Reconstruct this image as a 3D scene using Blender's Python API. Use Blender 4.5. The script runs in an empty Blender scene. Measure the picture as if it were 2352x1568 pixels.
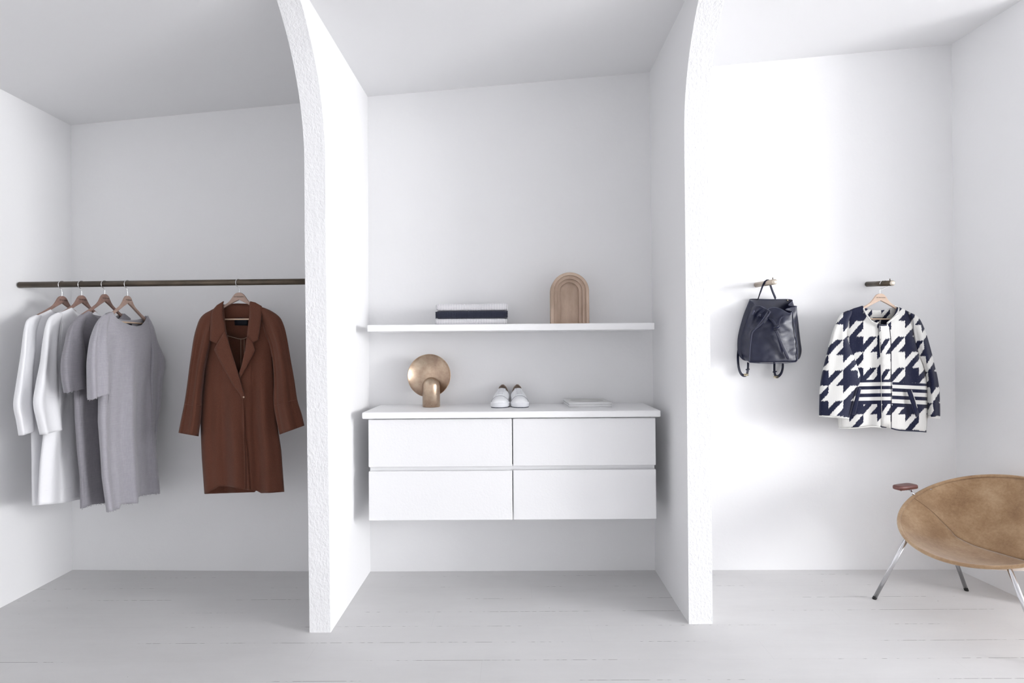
import bpy, bmesh, math, random
import numpy as np
from mathutils import Vector, Matrix, noise
random.seed(7)
sc = bpy.context.scene
C = sc.collection
PI = math.pi

# ------------------------------------------------------------------ camera
F, H = 1320.0, 1.27
ROLL, YAW, PITCH = 0.00771, 0.00607, 0.01072
def _rot(roll, yaw, pitch):
    cr, sr, cy, sy, cp, sp = math.cos(roll), math.sin(roll), math.cos(yaw), math.sin(yaw), math.cos(pitch), math.sin(pitch)
    Rz = np.array([[cy, -sy, 0], [sy, cy, 0], [0, 0, 1]]); Rx = np.array([[1, 0, 0], [0, cp, -sp], [0, sp, cp]])
    Ry = np.array([[cr, 0, sr], [0, 1, 0], [-sr, 0, cr]])
    return Rz @ Rx @ Ry
RM = _rot(ROLL, YAW, PITCH)             # columns: camera right, forward, up
cam = bpy.data.objects.new('camera', bpy.data.cameras.new('camera'))
C.objects.link(cam); sc.camera = cam
cam.data.sensor_width = 36.0; cam.data.lens = 36.0 * F / 2352.0
cam.data.clip_start = 0.05; cam.data.clip_end = 60
m = Matrix.Identity(4)
for i in range(3):
    m[i][0] = RM[i][0]; m[i][1] = RM[i][2]; m[i][2] = -RM[i][1]
m[0][3], m[1][3], m[2][3] = 0, 0, H
cam.matrix_world = m

# ------------------------------------------------------------------ world, daylight, exposure
w = bpy.data.worlds.new('world'); sc.world = w; w.use_nodes = True
bg = w.node_tree.nodes['Background']; bg.inputs[0].default_value = (0.88, 0.93, 1.0, 1); bg.inputs[1].default_value = 1.6
sc.view_settings.view_transform = 'Standard'; sc.view_settings.look = 'None'
sc.view_settings.exposure = 0.0; sc.view_settings.gamma = 1.0; sc.view_settings.use_curve_mapping = False
sc.cycles.max_bounces = 10; sc.cycles.diffuse_bounces = 8; sc.cycles.glossy_bounces = 4
sc.cycles.use_denoising = True
def area(name, loc, rot, sx, sy, power, col):
    l = bpy.data.lights.new(name, 'AREA'); l.shape = 'RECTANGLE'; l.size = sx; l.size_y = sy; l.energy = power; l.color = col
    o = bpy.data.objects.new(name, l); C.objects.link(o); o.location = loc; o.rotation_euler = rot
    return o
# daylight through the wide window in the far right wall; the lamp behind the camera is added fill
area('window_daylight', (10.45, -1.93, 1.88), (0, PI/2, 0), 2.3, 2.9, 850, (0.985, 0.99, 1.0))
area('front_fill_lamp', (-1.4, -3.72, 1.5), (PI/2, 0, -.3), 1.9, 2.2, 17, (0.97, 0.98, 1.0))

# ------------------------------------------------------------------ helpers
def ray(px, py):
    return RM @ np.array([(px - 1176) / F, 1.0, (784 - py) / F])
def at(px, py, Y):
    """the point seen at photo coordinates (px, py) that stands at real depth Y"""
    v = ray(px, py); return Vector(v * Y / v[1]) + Vector((0, 0, H))
def hit(px, py, P0, n):
    v = ray(px, py); o = np.array([0, 0, H]); n = np.array(n)
    k = ((np.array(P0) - o) @ n) / (v @ n)
    return Vector(v * k + o)

def tag(o, label=None, cat=None, group=None, kind=None):
    if label: o['label'] = label
    if cat: o['category'] = cat
    if group: o['group'] = group
    if kind: o['kind'] = kind
    return o
def thing(name, label, cat, loc=(0, 0, 0), group=None):
    o = bpy.data.objects.new(name, None); C.objects.link(o); o.location = loc; o.empty_display_size = 0.05
    return tag(o, label, cat, group)
def obj(name, verts, faces, mat, parent=None, smooth=True, uvs=None, mats=None, fm=None, merge=0.0):
    me = bpy.data.meshes.new(name)
    me.from_pydata([tuple(v) for v in verts], [], faces)
    if uvs is not None:
        ul = me.uv_layers.new(name='UVMap')
        for lp in me.loops: ul.data[lp.index].uv = uvs[lp.vertex_index]
    for mm in (mats or [mat]): me.materials.append(mm)
    if fm:
        for p, k in zip(me.polygons, fm): p.material_index = k
    me.validate(); me.update()
    if merge:
        bm = bmesh.new(); bm.from_mesh(me); bmesh.ops.remove_doubles(bm, verts=bm.verts, dist=merge)
        bmesh.ops.recalc_face_normals(bm, faces=bm.faces); bm.to_mesh(me); bm.free()
    if smooth: me.polygons.foreach_set('use_smooth', [True] * len(me.polygons))
    o = bpy.data.objects.new(name, me); C.objects.link(o)
    if parent:
        o.parent = parent
        if parent.type == 'EMPTY': o.matrix_parent_inverse = Matrix.Translation(-parent.location)
    return o
def bmobj(name, bm, mat, parent=None, smooth=False, mats=None):
    me = bpy.data.meshes.new(name); bmesh.ops.recalc_face_normals(bm, faces=bm.faces); bm.to_mesh(me); bm.free()
    for mm in (mats or [mat]): me.materials.append(mm)
    if smooth: me.polygons.foreach_set('use_smooth', [True] * len(me.polygons))
    o = bpy.data.objects.new(name, me); C.objects.link(o)
    if parent:
        o.parent = parent
        if parent.type == 'EMPTY': o.matrix_parent_inverse = Matrix.Translation(-parent.location)
    return o
def solid(o, t, off=0.0):
    md = o.modifiers.new('solid', 'SOLIDIFY'); md.thickness = t; md.offset = off; return o
def bevel(o, wd, seg=2, ang=35):
    md = o.modifiers.new('bevel', 'BEVEL'); md.width = wd; md.segments = seg; md.limit_method = 'ANGLE'; md.angle_limit = math.radians(ang)
    o.data.polygons.foreach_set('use_smooth', [True] * len(o.data.polygons))
    md2 = o.modifiers.new('wn', 'WEIGHTED_NORMAL'); md2.keep_sharp = True
    return o
def sub(o, n=1):
    md = o.modifiers.new('sub', 'SUBSURF'); md.levels = n; md.render_levels = n; return o
def box_bm(bm, x0, x1, y0, y1, z0, z1):
    vs = [bm.verts.new((x, y, z)) for x in (x0, x1) for y in (y0, y1) for z in (z0, z1)]
    for f in ((0, 1, 3, 2), (4, 6, 7, 5), (0, 4, 5, 1), (2, 3, 7, 6), (0, 2, 6, 4), (1, 5, 7, 3)): bm.faces.new([vs[i] for i in f])
    return vs
def box(name, x0, x1, y0, y1, z0, z1, mat, parent=None, bev=0.002):
    bm = bmesh.new(); box_bm(bm, x0, x1, y0, y1, z0, z1)
    o = bmobj(name, bm, mat, parent)
    return bevel(o, bev) if bev else o
def hexa(name, pts, mat, parent=None, bev=0.0):
    """eight corners: bottom four then top four, same winding"""
    bm = bmesh.new(); v = [bm.verts.new(p) for p in pts]
    for f in ((0, 1, 2, 3), (7, 6, 5, 4), (0, 4, 5, 1), (1, 5, 6, 2), (2, 6, 7, 3), (3, 7, 4, 0)): bm.faces.new([v[i] for i in f])
    o = bmobj(name, bm, mat, parent)
    return bevel(o, bev) if bev else o
def spl(P, n, closed=False, even=False):
    P = [np.array(p, float) for p in P]; k = len(P); out = []
    segs = k if closed else k - 1
    L = [1.0 if even else np.linalg.norm(P[(i + 1) % k] - P[i]) for i in range(segs)]; T = np.concatenate([[0], np.cumsum(L)])
    for s in np.linspace(0, T[-1], n, endpoint=not closed):
        i = min(int(np.searchsorted(T, s, 'right')) - 1, segs - 1); t = (s - T[i]) / max(L[i], 1e-9)
        g = lambda j: P[j % k] if closed else P[max(0, min(k - 1, j))]
        p0, p1, p2, p3 = g(i - 1), g(i), g(i + 1), g(i + 2)
        out.append(0.5 * ((2 * p1) + (p2 - p0) * t + (2 * p0 - 5 * p1 + 4 * p2 - p3) * t * t + (3 * p1 - p0 - 3 * p2 + p3) * t ** 3))
    return out
def tube_geo(P, r, seg=10, r2=None, up=None, cap=True):
    """tube / flat strap along points; r may be a list; r2 = half thickness in the 'up' direction"""
    P = [Vector(p) for p in P]; V = []; Fc = []; n = len(P)
    N = None
    for i in range(n):
        t = (P[min(i + 1, n - 1)] - P[max(i - 1, 0)]).normalized()
        if up is not None:
            b = t.cross(Vector(up)); b = b.normalized() if b.length > 1e-6 else Vector((1, 0, 0)); N = b.cross(t).normalized()
        else:
            if N is None:
                a = Vector((0, 0, 1)) if abs(t.z) < .9 else Vector((1, 0, 0)); N = (a - t * a.dot(t)).normalized()
            else:
                N = (N - t * N.dot(t)).normalized()
            b = t.cross(N)
        ri = r[i] if isinstance(r, (list, tuple)) else r
        rn = ri if r2 is None else r2
        for k in range(seg):
            a = 2 * PI * k / seg
            ca, sa = math.cos(a), math.sin(a)
            if r2 is not None:   # squarish strap
                ca = math.copysign(abs(ca) ** .45, ca); sa = math.copysign(abs(sa) ** .45, sa)
            V.append(P[i] + b * ri * ca + N * rn * sa)
    for i in range(n - 1):
        for k in range(seg):
            Fc.append((i * seg + k, i * seg + (k + 1) % seg, (i + 1) * seg + (k + 1) % seg, (i + 1) * seg + k))
    if cap:
        Fc.append(tuple(range(seg - 1, -1, -1))); Fc.append(tuple((n - 1) * seg + k for k in range(seg)))
    return V, Fc
def tube(name, P, r, mat, parent=None, seg=10, n=0, **kw):
    if n: P = spl(P, n)
    V, Fc = tube_geo(P, r, seg, **kw)
    return obj(name, V, Fc, mat, parent)
def lathe(name, prof, loc, mat, parent=None, seg=40, mat4=None):
    V = []; Fc = []
    for r, z in prof:
        for k in range(seg):
            a = 2 * PI * k / seg; p = Vector((r * math.cos(a), r * math.sin(a), z))
            if mat4: p = mat4 @ p
            V.append(p + Vector(loc))
    for i in range(len(prof) - 1):
        for k in range(seg): Fc.append((i * seg + k, i * seg + (k + 1) % seg, (i + 1) * seg + (k + 1) % seg, (i + 1) * seg + k))
    return obj(name, V, Fc, mat, parent, merge=1e-5)
def text_geo(txt, size, origin, ax, up, n, off=0.0006):
    cu = bpy.data.curves.new('t', 'FONT'); cu.body = txt; cu.size = size; cu.align_x = 'CENTER'; cu.align_y = 'CENTER'; cu.space_character = 1.12; cu.resolution_u = 2
    cu.extrude = 0.00015
    o = bpy.data.objects.new('t', cu); C.objects.link(o)
    dg = bpy.context.evaluated_depsgraph_get(); me = o.evaluated_get(dg).to_mesh()
    V = [Vector(origin) + Vector(ax) * v.co.x + Vector(up) * v.co.y + Vector(n) * (off + v.co.z) for v in me.vertices]
    Fc = [tuple(p.vertices) for p in me.polygons]
    o.evaluated_get(dg).to_mesh_clear(); bpy.data.objects.remove(o); bpy.data.curves.remove(cu)
    return V, Fc

# ------------------------------------------------------------------ materials
class Mat:
    def __init__(s, name, col, rough=0.6, metal=0.0, sheen=0.0, spec=0.5):
        s.m = bpy.data.materials.new(name); s.m.use_nodes = True; s.t = s.m.node_tree
        s.b = s.t.nodes['Principled BSDF']; s.b.inputs['Base Color'].default_value = (*col, 1)
        s.b.inputs['Roughness'].default_value = rough; s.b.inputs['Metallic'].default_value = metal
        s.b.inputs['Specular IOR Level'].default_value = spec
        if sheen: s.b.inputs['Sheen Weight'].default_value = sheen; s.b.inputs['Sheen Roughness'].default_value = .5
        s.bumpout = None
    def n(s, typ, **kw):
        nd = s.t.nodes.new(typ)
        for k, v in kw.items():
            if k.startswith('i_'): nd.inputs[k[2:].replace('_', ' ')].default_value = v
            else: setattr(nd, k, v)
        return nd
    def l(s, a, b): s.t.links.new(a, b)
    def co(s, which='Object', scale=(1, 1, 1)):
        tc = s.n('ShaderNodeTexCoord'); mp = s.n('ShaderNodeMapping'); mp.inputs['Scale'].default_value = scale
        s.l(tc.outputs[which], mp.inputs[0]); return mp.outputs[0]
    def math(s, op, a, b=None):
        nd = s.n('ShaderNodeMath', operation=op)
        for i, x in enumerate((a, b)):
            if x is None: continue
            if isinstance(x, (int, float)): nd.inputs[i].default_value = x
            else: s.l(x, nd.inputs[i])
        return nd.outputs[0]
    def mixc(s, fac, a, b):
        nd = s.n('ShaderNodeMix', data_type='RGBA')
        if isinstance(fac, (int, float)): nd.inputs[0].default_value = fac
        else: s.l(fac, nd.inputs[0])
        for i, x in ((6, a), (7, b)):
            if isinstance(x, tuple): nd.inputs[i].default_value = (*x, 1)
            else: s.l(x, nd.inputs[i])
        return nd.outputs[2]
    def noise(s, scale, detail=3, vec=None, rough=.5):
        nd = s.n('ShaderNodeTexNoise'); nd.inputs['Scale'].default_value = scale; nd.inputs['Detail'].default_value = detail; nd.inputs['Roughness'].default_value = rough
        s.l(vec if vec is not None else s.co(), nd.inputs['Vector']); return nd.outputs[0]
    def ramp(s, fac, stops):
        nd = s.n('ShaderNodeValToRGB'); s.l(fac, nd.inputs[0]); e = nd.color_ramp.elements
        while len(e) < len(stops): e.new(0.5)
        for k, (p, c) in enumerate(stops): e[k].position = p; e[k].color = (*c, 1)
        return nd.outputs[0]
    def col(s, x): s.l(x, s.b.inputs['Base Color']); return s
    def bump(s, h, dist=0.001, strength=1.0):
        nd = s.n('ShaderNodeBump'); nd.inputs['Distance'].default_value = dist; nd.inputs['Strength'].default_value = strength
        s.l(h, nd.inputs['Height'])
        if s.bumpout is not None: s.l(s.bumpout, nd.inputs['Normal'])
        s.bumpout = nd.outputs[0]; s.l(s.bumpout, s.b.inputs['Normal']); return s

WHITE = (0.77, 0.77, 0.777)
wallm = Mat('plaster_white', WHITE, .75, spec=.25)
wallm.bump(wallm.noise(38, 3), .0012, .5); wallm.bump(wallm.noise(3, 2), .008, .35)
roughm = Mat('plaster_rough', (0.79, 0.79, 0.80), .8, spec=.2)
roughm.bump(roughm.noise(85, 4, rough=.62, vec=roughm.co(scale=(1, 1, .6))), .006, .8); roughm.bump(roughm.noise(14, 2), .006, .5)
ceilm = Mat('ceiling_paint', WHITE, .8, spec=.2); ceilm.bump(ceilm.noise(4, 2), .006, .3)
cabm = Mat('lacquer_white', (0.79, 0.79, 0.80), .5, spec=.35); cabm.bump(cabm.noise(95, 2), .0016, .5)
topm = Mat('lacquer_smooth', (0.84, 0.84, 0.85), .45, spec=.35); topm.bump(topm.noise(120, 2), .0008, .4)

fl = Mat('painted_boards', (0.52, 0.52, 0.53), .5, spec=.35)
def floor_nodes(s):
    v = s.co(); sp = s.n('ShaderNodeSeparateXYZ'); s.l(v, sp.inputs[0]); X, Y = sp.outputs[0], sp.outputs[1]
    P = .1435
    wob = s.math('MULTIPLY', s.math('SUBTRACT', s.noise(1.3, 2, s.co(scale=(1, 0, 0))), .5), .006)
    y = s.math('ADD', s.math('DIVIDE', s.math('ADD', s.math('SUBTRACT', Y, 2.064), wob), P), 100)
    row = s.math('FLOOR', s.math('ADD', y, .5))
    d = s.math('MULTIPLY', s.math('ABSOLUTE', s.math('SUBTRACT', y, row)), P)       # metres to nearest seam
    cb = s.n('ShaderNodeCombineXYZ'); s.l(s.math('MULTIPLY', X, 1.0), cb.inputs[0]); s.l(s.math('MULTIPLY', row, 7.31), cb.inputs[1])
    lo = s.noise(1.9, 1, cb.outputs[0]); hi = s.noise(38, 1, cb.outputs[0])
    g = s.math('ADD', s.math('MULTIPLY', lo, 1.25), s.math('MULTIPLY', hi, .75))
    on = s.math('MULTIPLY', s.math('SUBTRACT', g, 1.09), 9.0); on.node.use_clamp = True
    wd = s.math('MULTIPLY', on, .0011)
    gap = s.math('LESS_THAN', d, wd)
    seam = s.math('LESS_THAN', d, .0014)
    # butt joints
    bx = s.math('ADD', s.math('DIVIDE', X, 1.9), s.math('MULTIPLY', s.math('FLOOR', y), .377)); fr = s.math('FRACT', s.math('ADD', bx, 50))
    butt = s.math('LESS_THAN', fr, .0007)
    # specks
    vo = s.n('ShaderNodeTexVoronoi'); vo.inputs['Scale'].default_value = 5.5; s.l(v, vo.inputs['Vector'])
    speck = s.math('LESS_THAN', vo.outputs['Distance'], .016)
    sc1 = s.noise(2.4, 7, s.co(scale=(.5, 1.6, 1)), .68)
    base = s.ramp(sc1, [(.3, (.60, .593, .593)), (.7, (.66, .655, .655))])
    rowc = s.noise(3.3, 0, s.n('ShaderNodeCombineXYZ').outputs[0])
    c = s.mixc(s.math('MULTIPLY', seam, .055), base, (.25, .24, .24))
    c = s.mixc(s.math('MULTIPLY', butt, .14), c, (.2, .19, .19))
    c = s.mixc(s.math('MULTIPLY', speck, .6), c, (.1, .1, .1))
    c = s.mixc(s.math('MULTIPLY', gap, .75), c, (.05, .045, .045))
    s.col(c); s.bump(sc1, .003, .3); s.bump(s.math('MULTIPLY', seam, -1.0), .001, .4)
    s.bump(s.noise(60, 3, s.co(scale=(.2, 1, 1))), .0006, .5)
floor_nodes(fl)

def fabric(name, col, col2=None, scale=900, sheen=.3, rough=.85, bd=.0004):
    s = Mat(name, col, rough, sheen=sheen, spec=.2)
    nz = s.noise(scale * .35, 4, rough=.7)
    if col2: s.col(s.ramp(nz, [(.35, col2), (.65, col)]))
    s.bump(nz, bd, .8); s.bump(s.noise(22, 2), .002, .3)
    return s
coatm = fabric('brown_wool', (.125, .046, .028), (.095, .034, .020), sheen=.08, bd=.0008)
linm = Mat('brown_inner', (.13, .05, .033), .9, sheen=.15, spec=.2); linm.bump(linm.noise(300, 3), .0004)
pipem = Mat('piping_pale', (.42, .29, .22), .7)
blackm = Mat('black_label', (.006, .007, .014), .6, spec=.3)
linen = Mat('grey_linen', (.42, .41, .44), .9, sheen=.25, spec=.15)
def linen_nodes(s, c1, c2):
    a = s.noise(420, 2, s.co(scale=(1, 1, .06)), .6); b = s.noise(420, 2, s.co(scale=(.06, .06, 1)), .6)
    h = s.math('ADD', a, b); s.col(s.ramp(s.math('MULTIPLY', h, .5), [(.38, c2), (.62, c1)])); s.bump(h, .0004, .6); s.bump(s.noise(14, 4, s.co(scale=(1, 1, .45))), .008, .5)
linen_nodes(linen, (.36, .35, .38), (.31, .30, .33))
linen_shade = Mat('grey_linen_shaded', (.3, .29, .32), .9, sheen=.2, spec=.15); linen_nodes(linen_shade, (.26, .25, .275), (.22, .21, .235))  # shade from the neighbouring dress is painted into this linen colour
cotton = Mat('white_cotton', (.76, .76, .78), .85, sheen=0, spec=.1); cotton.bump(cotton.noise(400, 2), .0003, .5); cotton.bump(cotton.noise(13, 4, cotton.co(scale=(1, 1, .5))), .010, .5)
cotton.b.inputs['Transmission Weight'].default_value = 0.0

def woodmat(name, c1, c2, sc_=1.0, rough=.5):
    s = Mat(name, c1, rough, spec=.35)
    nz = s.noise(9 * sc_, 4, s.co(scale=(1, 6, 6)), .6); n2 = s.noise(60 * sc_, 3, s.co(scale=(1, 8, 8)), .6)
    s.col(s.ramp(s.math('ADD', s.math('MULTIPLY', nz, .7), s.math('MULTIPLY', n2, .3)), [(.35, c2), (.65, c1)])); s.bump(n2, .0003, .5); return s
hwood = woodmat('walnut_hanger', (.30, .19, .155), (.215, .13, .105))
hwood2 = woodmat('pale_hanger', (.62, .47, .37), (.53, .39, .30))
hwood3 = woodmat('light_walnut_hanger', (.40, .285, .235), (.32, .215, .175))
hbar = woodmat('crossbar_wood', (.66, .50, .37), (.55, .40, .28))
chrome = Mat('steel', (.75, .75, .77), .22, 1.0)
chrome.bump(chrome.noise(40, 3), .0004, .3)
rodm = Mat('aged_bronze', (.17, .135, .10), .38, .75); rodm.col(rodm.ramp(rodm.noise(9, 4, rodm.co(scale=(1, 3, 3)), .6), [(.3, (.075, .062, .048)), (.7, (.14, .11, .08))]))
pegm = Mat('brushed_bronze', (.40, .34, .28), .4, .7); pegm.bump(pegm.noise(200, 3), .0003)
pegcap = Mat('peg_cut_face', (.62, .56, .48), .5, .5)
lampm = Mat('patinated_brass', (.45, .33, .24), .30, .95)
lampm.col(lampm.ramp(lampm.noise(13, 5, rough=.65), [(.28, (.33, .23, .18)), (.5, (.46, .345, .255)), (.72, (.58, .48, .37))]))
lampm.l(lampm.ramp(lampm.noise(30, 4), [(.3, (.27, .27, .27)), (.7, (.36, .36, .36))]), lampm.b.inputs['Roughness'])
archm = Mat('carved_sandalwood', (.50, .37, .29), .65, spec=.3)
archm.col(archm.ramp(archm.noise(14, 5, archm.co(scale=(1, 1, .35)), .6), [(.3, (.37, .275, .21)), (.52, (.47, .355, .28)), (.72, (.53, .43, .335))])); archm.bump(archm.noise(120, 3), .0004)

# ------------------------------------------------------------------ the room
XB = [-2.585, -0.840, 0.779, 2.480]; YB = [3.337, 3.285, 3.284, 3.270]; ZT = [2.591, 2.719, 2.842, 2.977]
XT = [-2.600, -0.843, 0.776, 2.495]
YF = -3.8
def strip(name, bot, top, back, mat, kind='structure', seg=1):
    """thick wall: front polyline bottom/top, thickness vector back"""
    V = []; Fc = []; n = len(bot); b = Vector(back)
    for p in bot: V.append(Vector(p))
    for p in top: V.append(Vector(p))
    V += [v + b for v in V[:2 * n]]
    for i in range(n - 1):
        Fc += [(i, i + 1, n + i + 1, n + i), (2 * n + i, 3 * n + i, 3 * n + i + 1, 2 * n + i + 1), (n + i, n + i + 1, 3 * n + i + 1, 3 * n + i), (i, 2 * n + i, 2 * n + i + 1, i + 1)]
    Fc += [(0, n, 3 * n, 2 * n), (n - 1, 3 * n - 1, 4 * n - 1, 2 * n - 1)]
    o = obj(name, V, Fc, mat, smooth=False); return tag(o, kind=kind)
def lab(o, t): o['label'] = t; return o
lab(strip('wall_back', [(XB[0] - .15, 3.341, -.02), (XB[1] - .05, 3.287, -.02), (XB[2] + .05, 3.284, -.02), (XB[3] + .15, 3.269, -.02)],
      [(XB[0] - .15, 3.341, 3.2), (XB[1] - .05, 3.287, 3.2), (XB[2] + .05, 3.284, 3.2), (XB[3] + .15, 3.269, 3.2)], (0, .15, 0), wallm.m), 'white plaster wall at the back of the three bays')
lab(strip('wall_left', [(XB[0], 3.40, -.02), (-2.562, 2.80, -.02), (-2.50, YF, -.02)], [(XT[0], 3.40, 3.2), (-2.578, 2.80, 3.2), (-2.515, YF, 3.2)], (-.15, 0, 0), wallm.m), 'white plaster wall closing the left bay')
# right wall: a short return beside the chair; past it the room runs on to a far wall with a wide window
XR = lambda y: 2.483 + (3.27 - y) * .07
FX = 10.5
WY0, WY1, WZ0, WZ1 = -3.42, -.44, .68, 3.08
def wall_right():
    bm = bmesh.new()
    def blk(y0, y1, z0, z1):
        p = []
        for z in (z0, z1):
            for (y, dx) in ((y0, 0), (y1, 0), (y1, .2), (y0, .2)): p.append((XR(y) + dx + (.012 if z > 2 else 0) * 1, y, z))
        v = [bm.verts.new(q) for q in p]
        for f in ((0, 1, 2, 3), (7, 6, 5, 4), (0, 4, 5, 1), (1, 5, 6, 2), (2, 6, 7, 3), (3, 7, 4, 0)): bm.faces.new([v[i] for i in f])
    blk(2.80, 3.45, -.02, 3.2)
    return tag(bevel(bmobj('wall_right', bm, wallm.m), .008, 3, 60), 'short white plaster wall on the right behind the lounge chair', kind='structure')
wall_right()
bm = bmesh.new()
for y0, y1, z0, z1 in ((WY1, 3.5, -.02, 3.5), (YF, WY0, -.02, 3.5), (WY0, WY1, -.02, WZ0), (WY0, WY1, WZ1, 3.5)): box_bm(bm, FX, FX + .2, y0, y1, z0, z1)
tag(bmobj('wall_far_right', bm, wallm.m), 'white wall with the wide window, out of view to the right', kind='structure')
bm = bmesh.new()
for y in (WY0, WY0 + .98, WY0 + 1.96, WY1 - .04): box_bm(bm, FX + .06, FX + .12, y, y + .04, WZ0, WZ1)
for z in (WZ0, WZ1 - .04): box_bm(bm, FX + .06, FX + .12, WY0, WY1, z, z + .04)
tag(bmobj('window_1', bm, topm.m), 'white frame of the wide window far to the right', kind='structure')
strip('wall_back_far', [(2.6, 3.34, -.02), (10.7, 3.34, -.02)], [(2.6, 3.34, 3.6), (10.7, 3.34, 3.6)], (0, .15, 0), wallm.m)
strip('wall_front', [(-2.6, YF, -.02), (10.7, YF, -.02)], [(-2.6, YF, 3.6), (10.7, YF, 3.6)], (0, -.15, 0), wallm.m)
fx = [-2.8, 3.2]
o = obj('floor', [(-2.85, YF - .2, 0), (10.7, YF - .2, 0), (10.7, 3.5, 0), (-2.85, 3.5, 0), (-2.85, YF - .2, -.1), (10.7, YF - .2, -.1), (10.7, 3.5, -.1), (-2.85, 3.5, -.1)],
        [(0, 1, 2, 3), (7, 6, 5, 4), (0, 4, 5, 1), (1, 5, 6, 2), (2, 6, 7, 3), (3, 7, 4, 0)], fl.m, smooth=False); tag(o, 'grey painted wooden floorboards', kind='structure')
zc = lambda y, z: z + .0097 * (y - 3.3)
cx = [-2.9] + XT + [10.7]; czb = [ZT[0] - .02] + ZT + [3.15]; ybk = [3.5] * 6
V = []; n = 6
for i in range(n): V.append((cx[i], 3.5, zc(3.5, czb[i])))
for i in range(n): V.append((cx[i], YF - .2, zc(YF, czb[i])))
V += [(a, b, c + .3) for a, b, c in V]
Fc = []
for i in range(n - 1): Fc += [(i, i + 1, n + i + 1, n + i), (2 * n + i, 3 * n + i, 3 * n + i + 1, 2 * n + i + 1)]
Fc += [(n, 2 * n - 1, 4 * n - 1, 3 * n), (0, 2 * n, 3 * n - 1, n - 1), (0, n, 3 * n, 2 * n), (n - 1, 3 * n - 1, 4 * n - 1, 2 * n - 1)]
tag(obj('ceiling', V, Fc, ceilm.m, smooth=False), 'white sloping ceiling rising to the right', kind='structure')

def fin(name, xl, xr, y0, y1, z0, R, zc_, label, lean):
    prof = [(y0, -.01), (y0 + (y1 - y0) * .25, .5), (y0 + (y1 - y0) * .65, 1.15), (y1 + .002, 1.7), (y1, z0)]
    for k in range(1, 25):
        a = k / 24 * (PI / 2); dz = R * math.sin(a)
        prof.append((y1 - R + R * math.cos(a), z0 + dz))
        if z0 + dz > zc_ + .06: break
    prof += [(3.36, prof[-1][1]), (3.36, -.01)]
    n = len(prof); bm = bmesh.new()
    dl = lambda z: lean * z
    A = [bm.verts.new((xl + dl(z), y, z)) for y, z in prof]; B = [bm.verts.new((xr + dl(z), y, z)) for y, z in prof]
    bm.faces.new(A); bm.faces.new(B[::-1])
    for i in range(n):
        f = bm.faces.new((A[i], B[i], B[(i + 1) % n], A[(i + 1) % n]))
        if i < n - 3: f.material_index = 1
    o = bmobj(name, bm, None, mats=[wallm.m, roughm.m]); bevel(o, .012, 4, 60); return tag(o, label, kind='structure')
fin('wall_left_partition', -.9347, -.8385, 2.585, 2.546, 2.10, .672, 2.71, 'white plaster partition between the rail bay and the drawer bay, curving forward at the top', -.0006)
fin('wall_right_partition', .783, .8919, 2.648, 2.633, 2.24, .643, 2.85, 'white plaster partition between the drawer bay and the peg bay, curving forward at the top', -.0006)

# ------------------------------------------------------------------ niche furniture
WT = .950
cab = thing('drawer_cabinet', 'white wall-hung cabinet with four plain drawers under the worktop', 'cabinet', (-.02, 3.1, .395))
CX0, CX1, CZ0, CZ1, CYF = -.752, .707, .397, .913, 2.92
CM = -.0195
bm = bmesh.new(); box_bm(bm, CX0 + .006, CX1 - .006, CYF + .05, 3.284, CZ0 + .004, CZ1); box_bm(bm, CX0 + .004, CX1 - .004, CYF + .026, CYF + .052, .64, .675)
box_bm(bm, CX0 + .002, CX0 + .016, CYF + .03, CYF + .06, CZ0 + .004, CZ1)
box_bm(bm, CX1 - .016, CX1 - .002, CYF + .03, CYF + .06, CZ0 + .004, CZ1)
bmobj('body', bm, topm.m, cab)
for (x0, x1, z0, z1) in ((CX0, CM - .0022, .667, CZ1 - .003), (CM + .0022, CX1, .669, CZ1 - .003), (CX0, CM - .0022, CZ0, .647), (CM + .0022, CX1, CZ0, .649)):
    box('drawer_front', x0, x1, CYF, CYF + .022, z0, z1, cabm.m, cab, .005)
wt = box('worktop', -.776, .726, 2.89, 3.284, .9165, WT, topm.m, None, .006); tag(wt, 'thick white worktop lying on the drawer cabinet', 'worktop')
SZ = 1.394
sh = box('wall_shelf', -.773, .724, 2.99, 3.285, 1.3585, SZ, topm.m, None, .004); tag(sh, 'long white floating shelf above the worktop', 'shelf')

# arch sculpture
def arch_sculpture(x0, x1, zb, zt, yf, depth):
    cx_ = (x0 + x1) / 2; W = (x1 - x0) / 2
    halves = [1.0, .985, .83, .82, .665, .655, .49, .48]; deps = [0.003, 0, 0, .016, .016, .032, .032, .05]
    halves = [1.0, .97, .845, .835, .675, .665, .505, .49]; tops = [0, .006, .024, .026, .052, .054, .078, .081]
    hs = zt - zb; N = 36; V = []; Fc = []
    def ring(h, top, y):
        r = W * h; cz = zt - top * W / .105 - r; pts = []
        pts.append((cx_ - r, y, zb))
        for k in range(N + 1):
            a = PI - PI * k / N; pts.append((cx_ + r * math.cos(a), y, cz + r * math.sin(a)))
        pts.append((cx_ + r, y, zb)); return pts
    rings = [ring(1.0, 0, yf + depth)] + [ring(h, (1 - h) * .105 * .98, yf + d) for h, d in zip(halves, deps)]
    M = N + 3
    for r_ in rings: V += r_
    for i in range(len(rings) - 1):
        for k in range(M - 1): Fc.append((i * M + k, i * M + k + 1, (i + 1) * M + k + 1, (i + 1) * M + k))
    Fc.append(tuple(range((len(rings) - 1) * M, len(rings) * M))); Fc.append(tuple(range(M - 1, -1, -1)))
    bot = [i * M for i in range(len(rings))] + [i * M + M - 1 for i in range(len(rings) - 1, -1, -1)]
    Fc.append(tuple(bot))
    return obj('arch_sculpture', V, Fc, archm.m, smooth=False)
a0, a1 = at(1265.5, 740, 3.06), at(1354, 740, 3.06)
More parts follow.
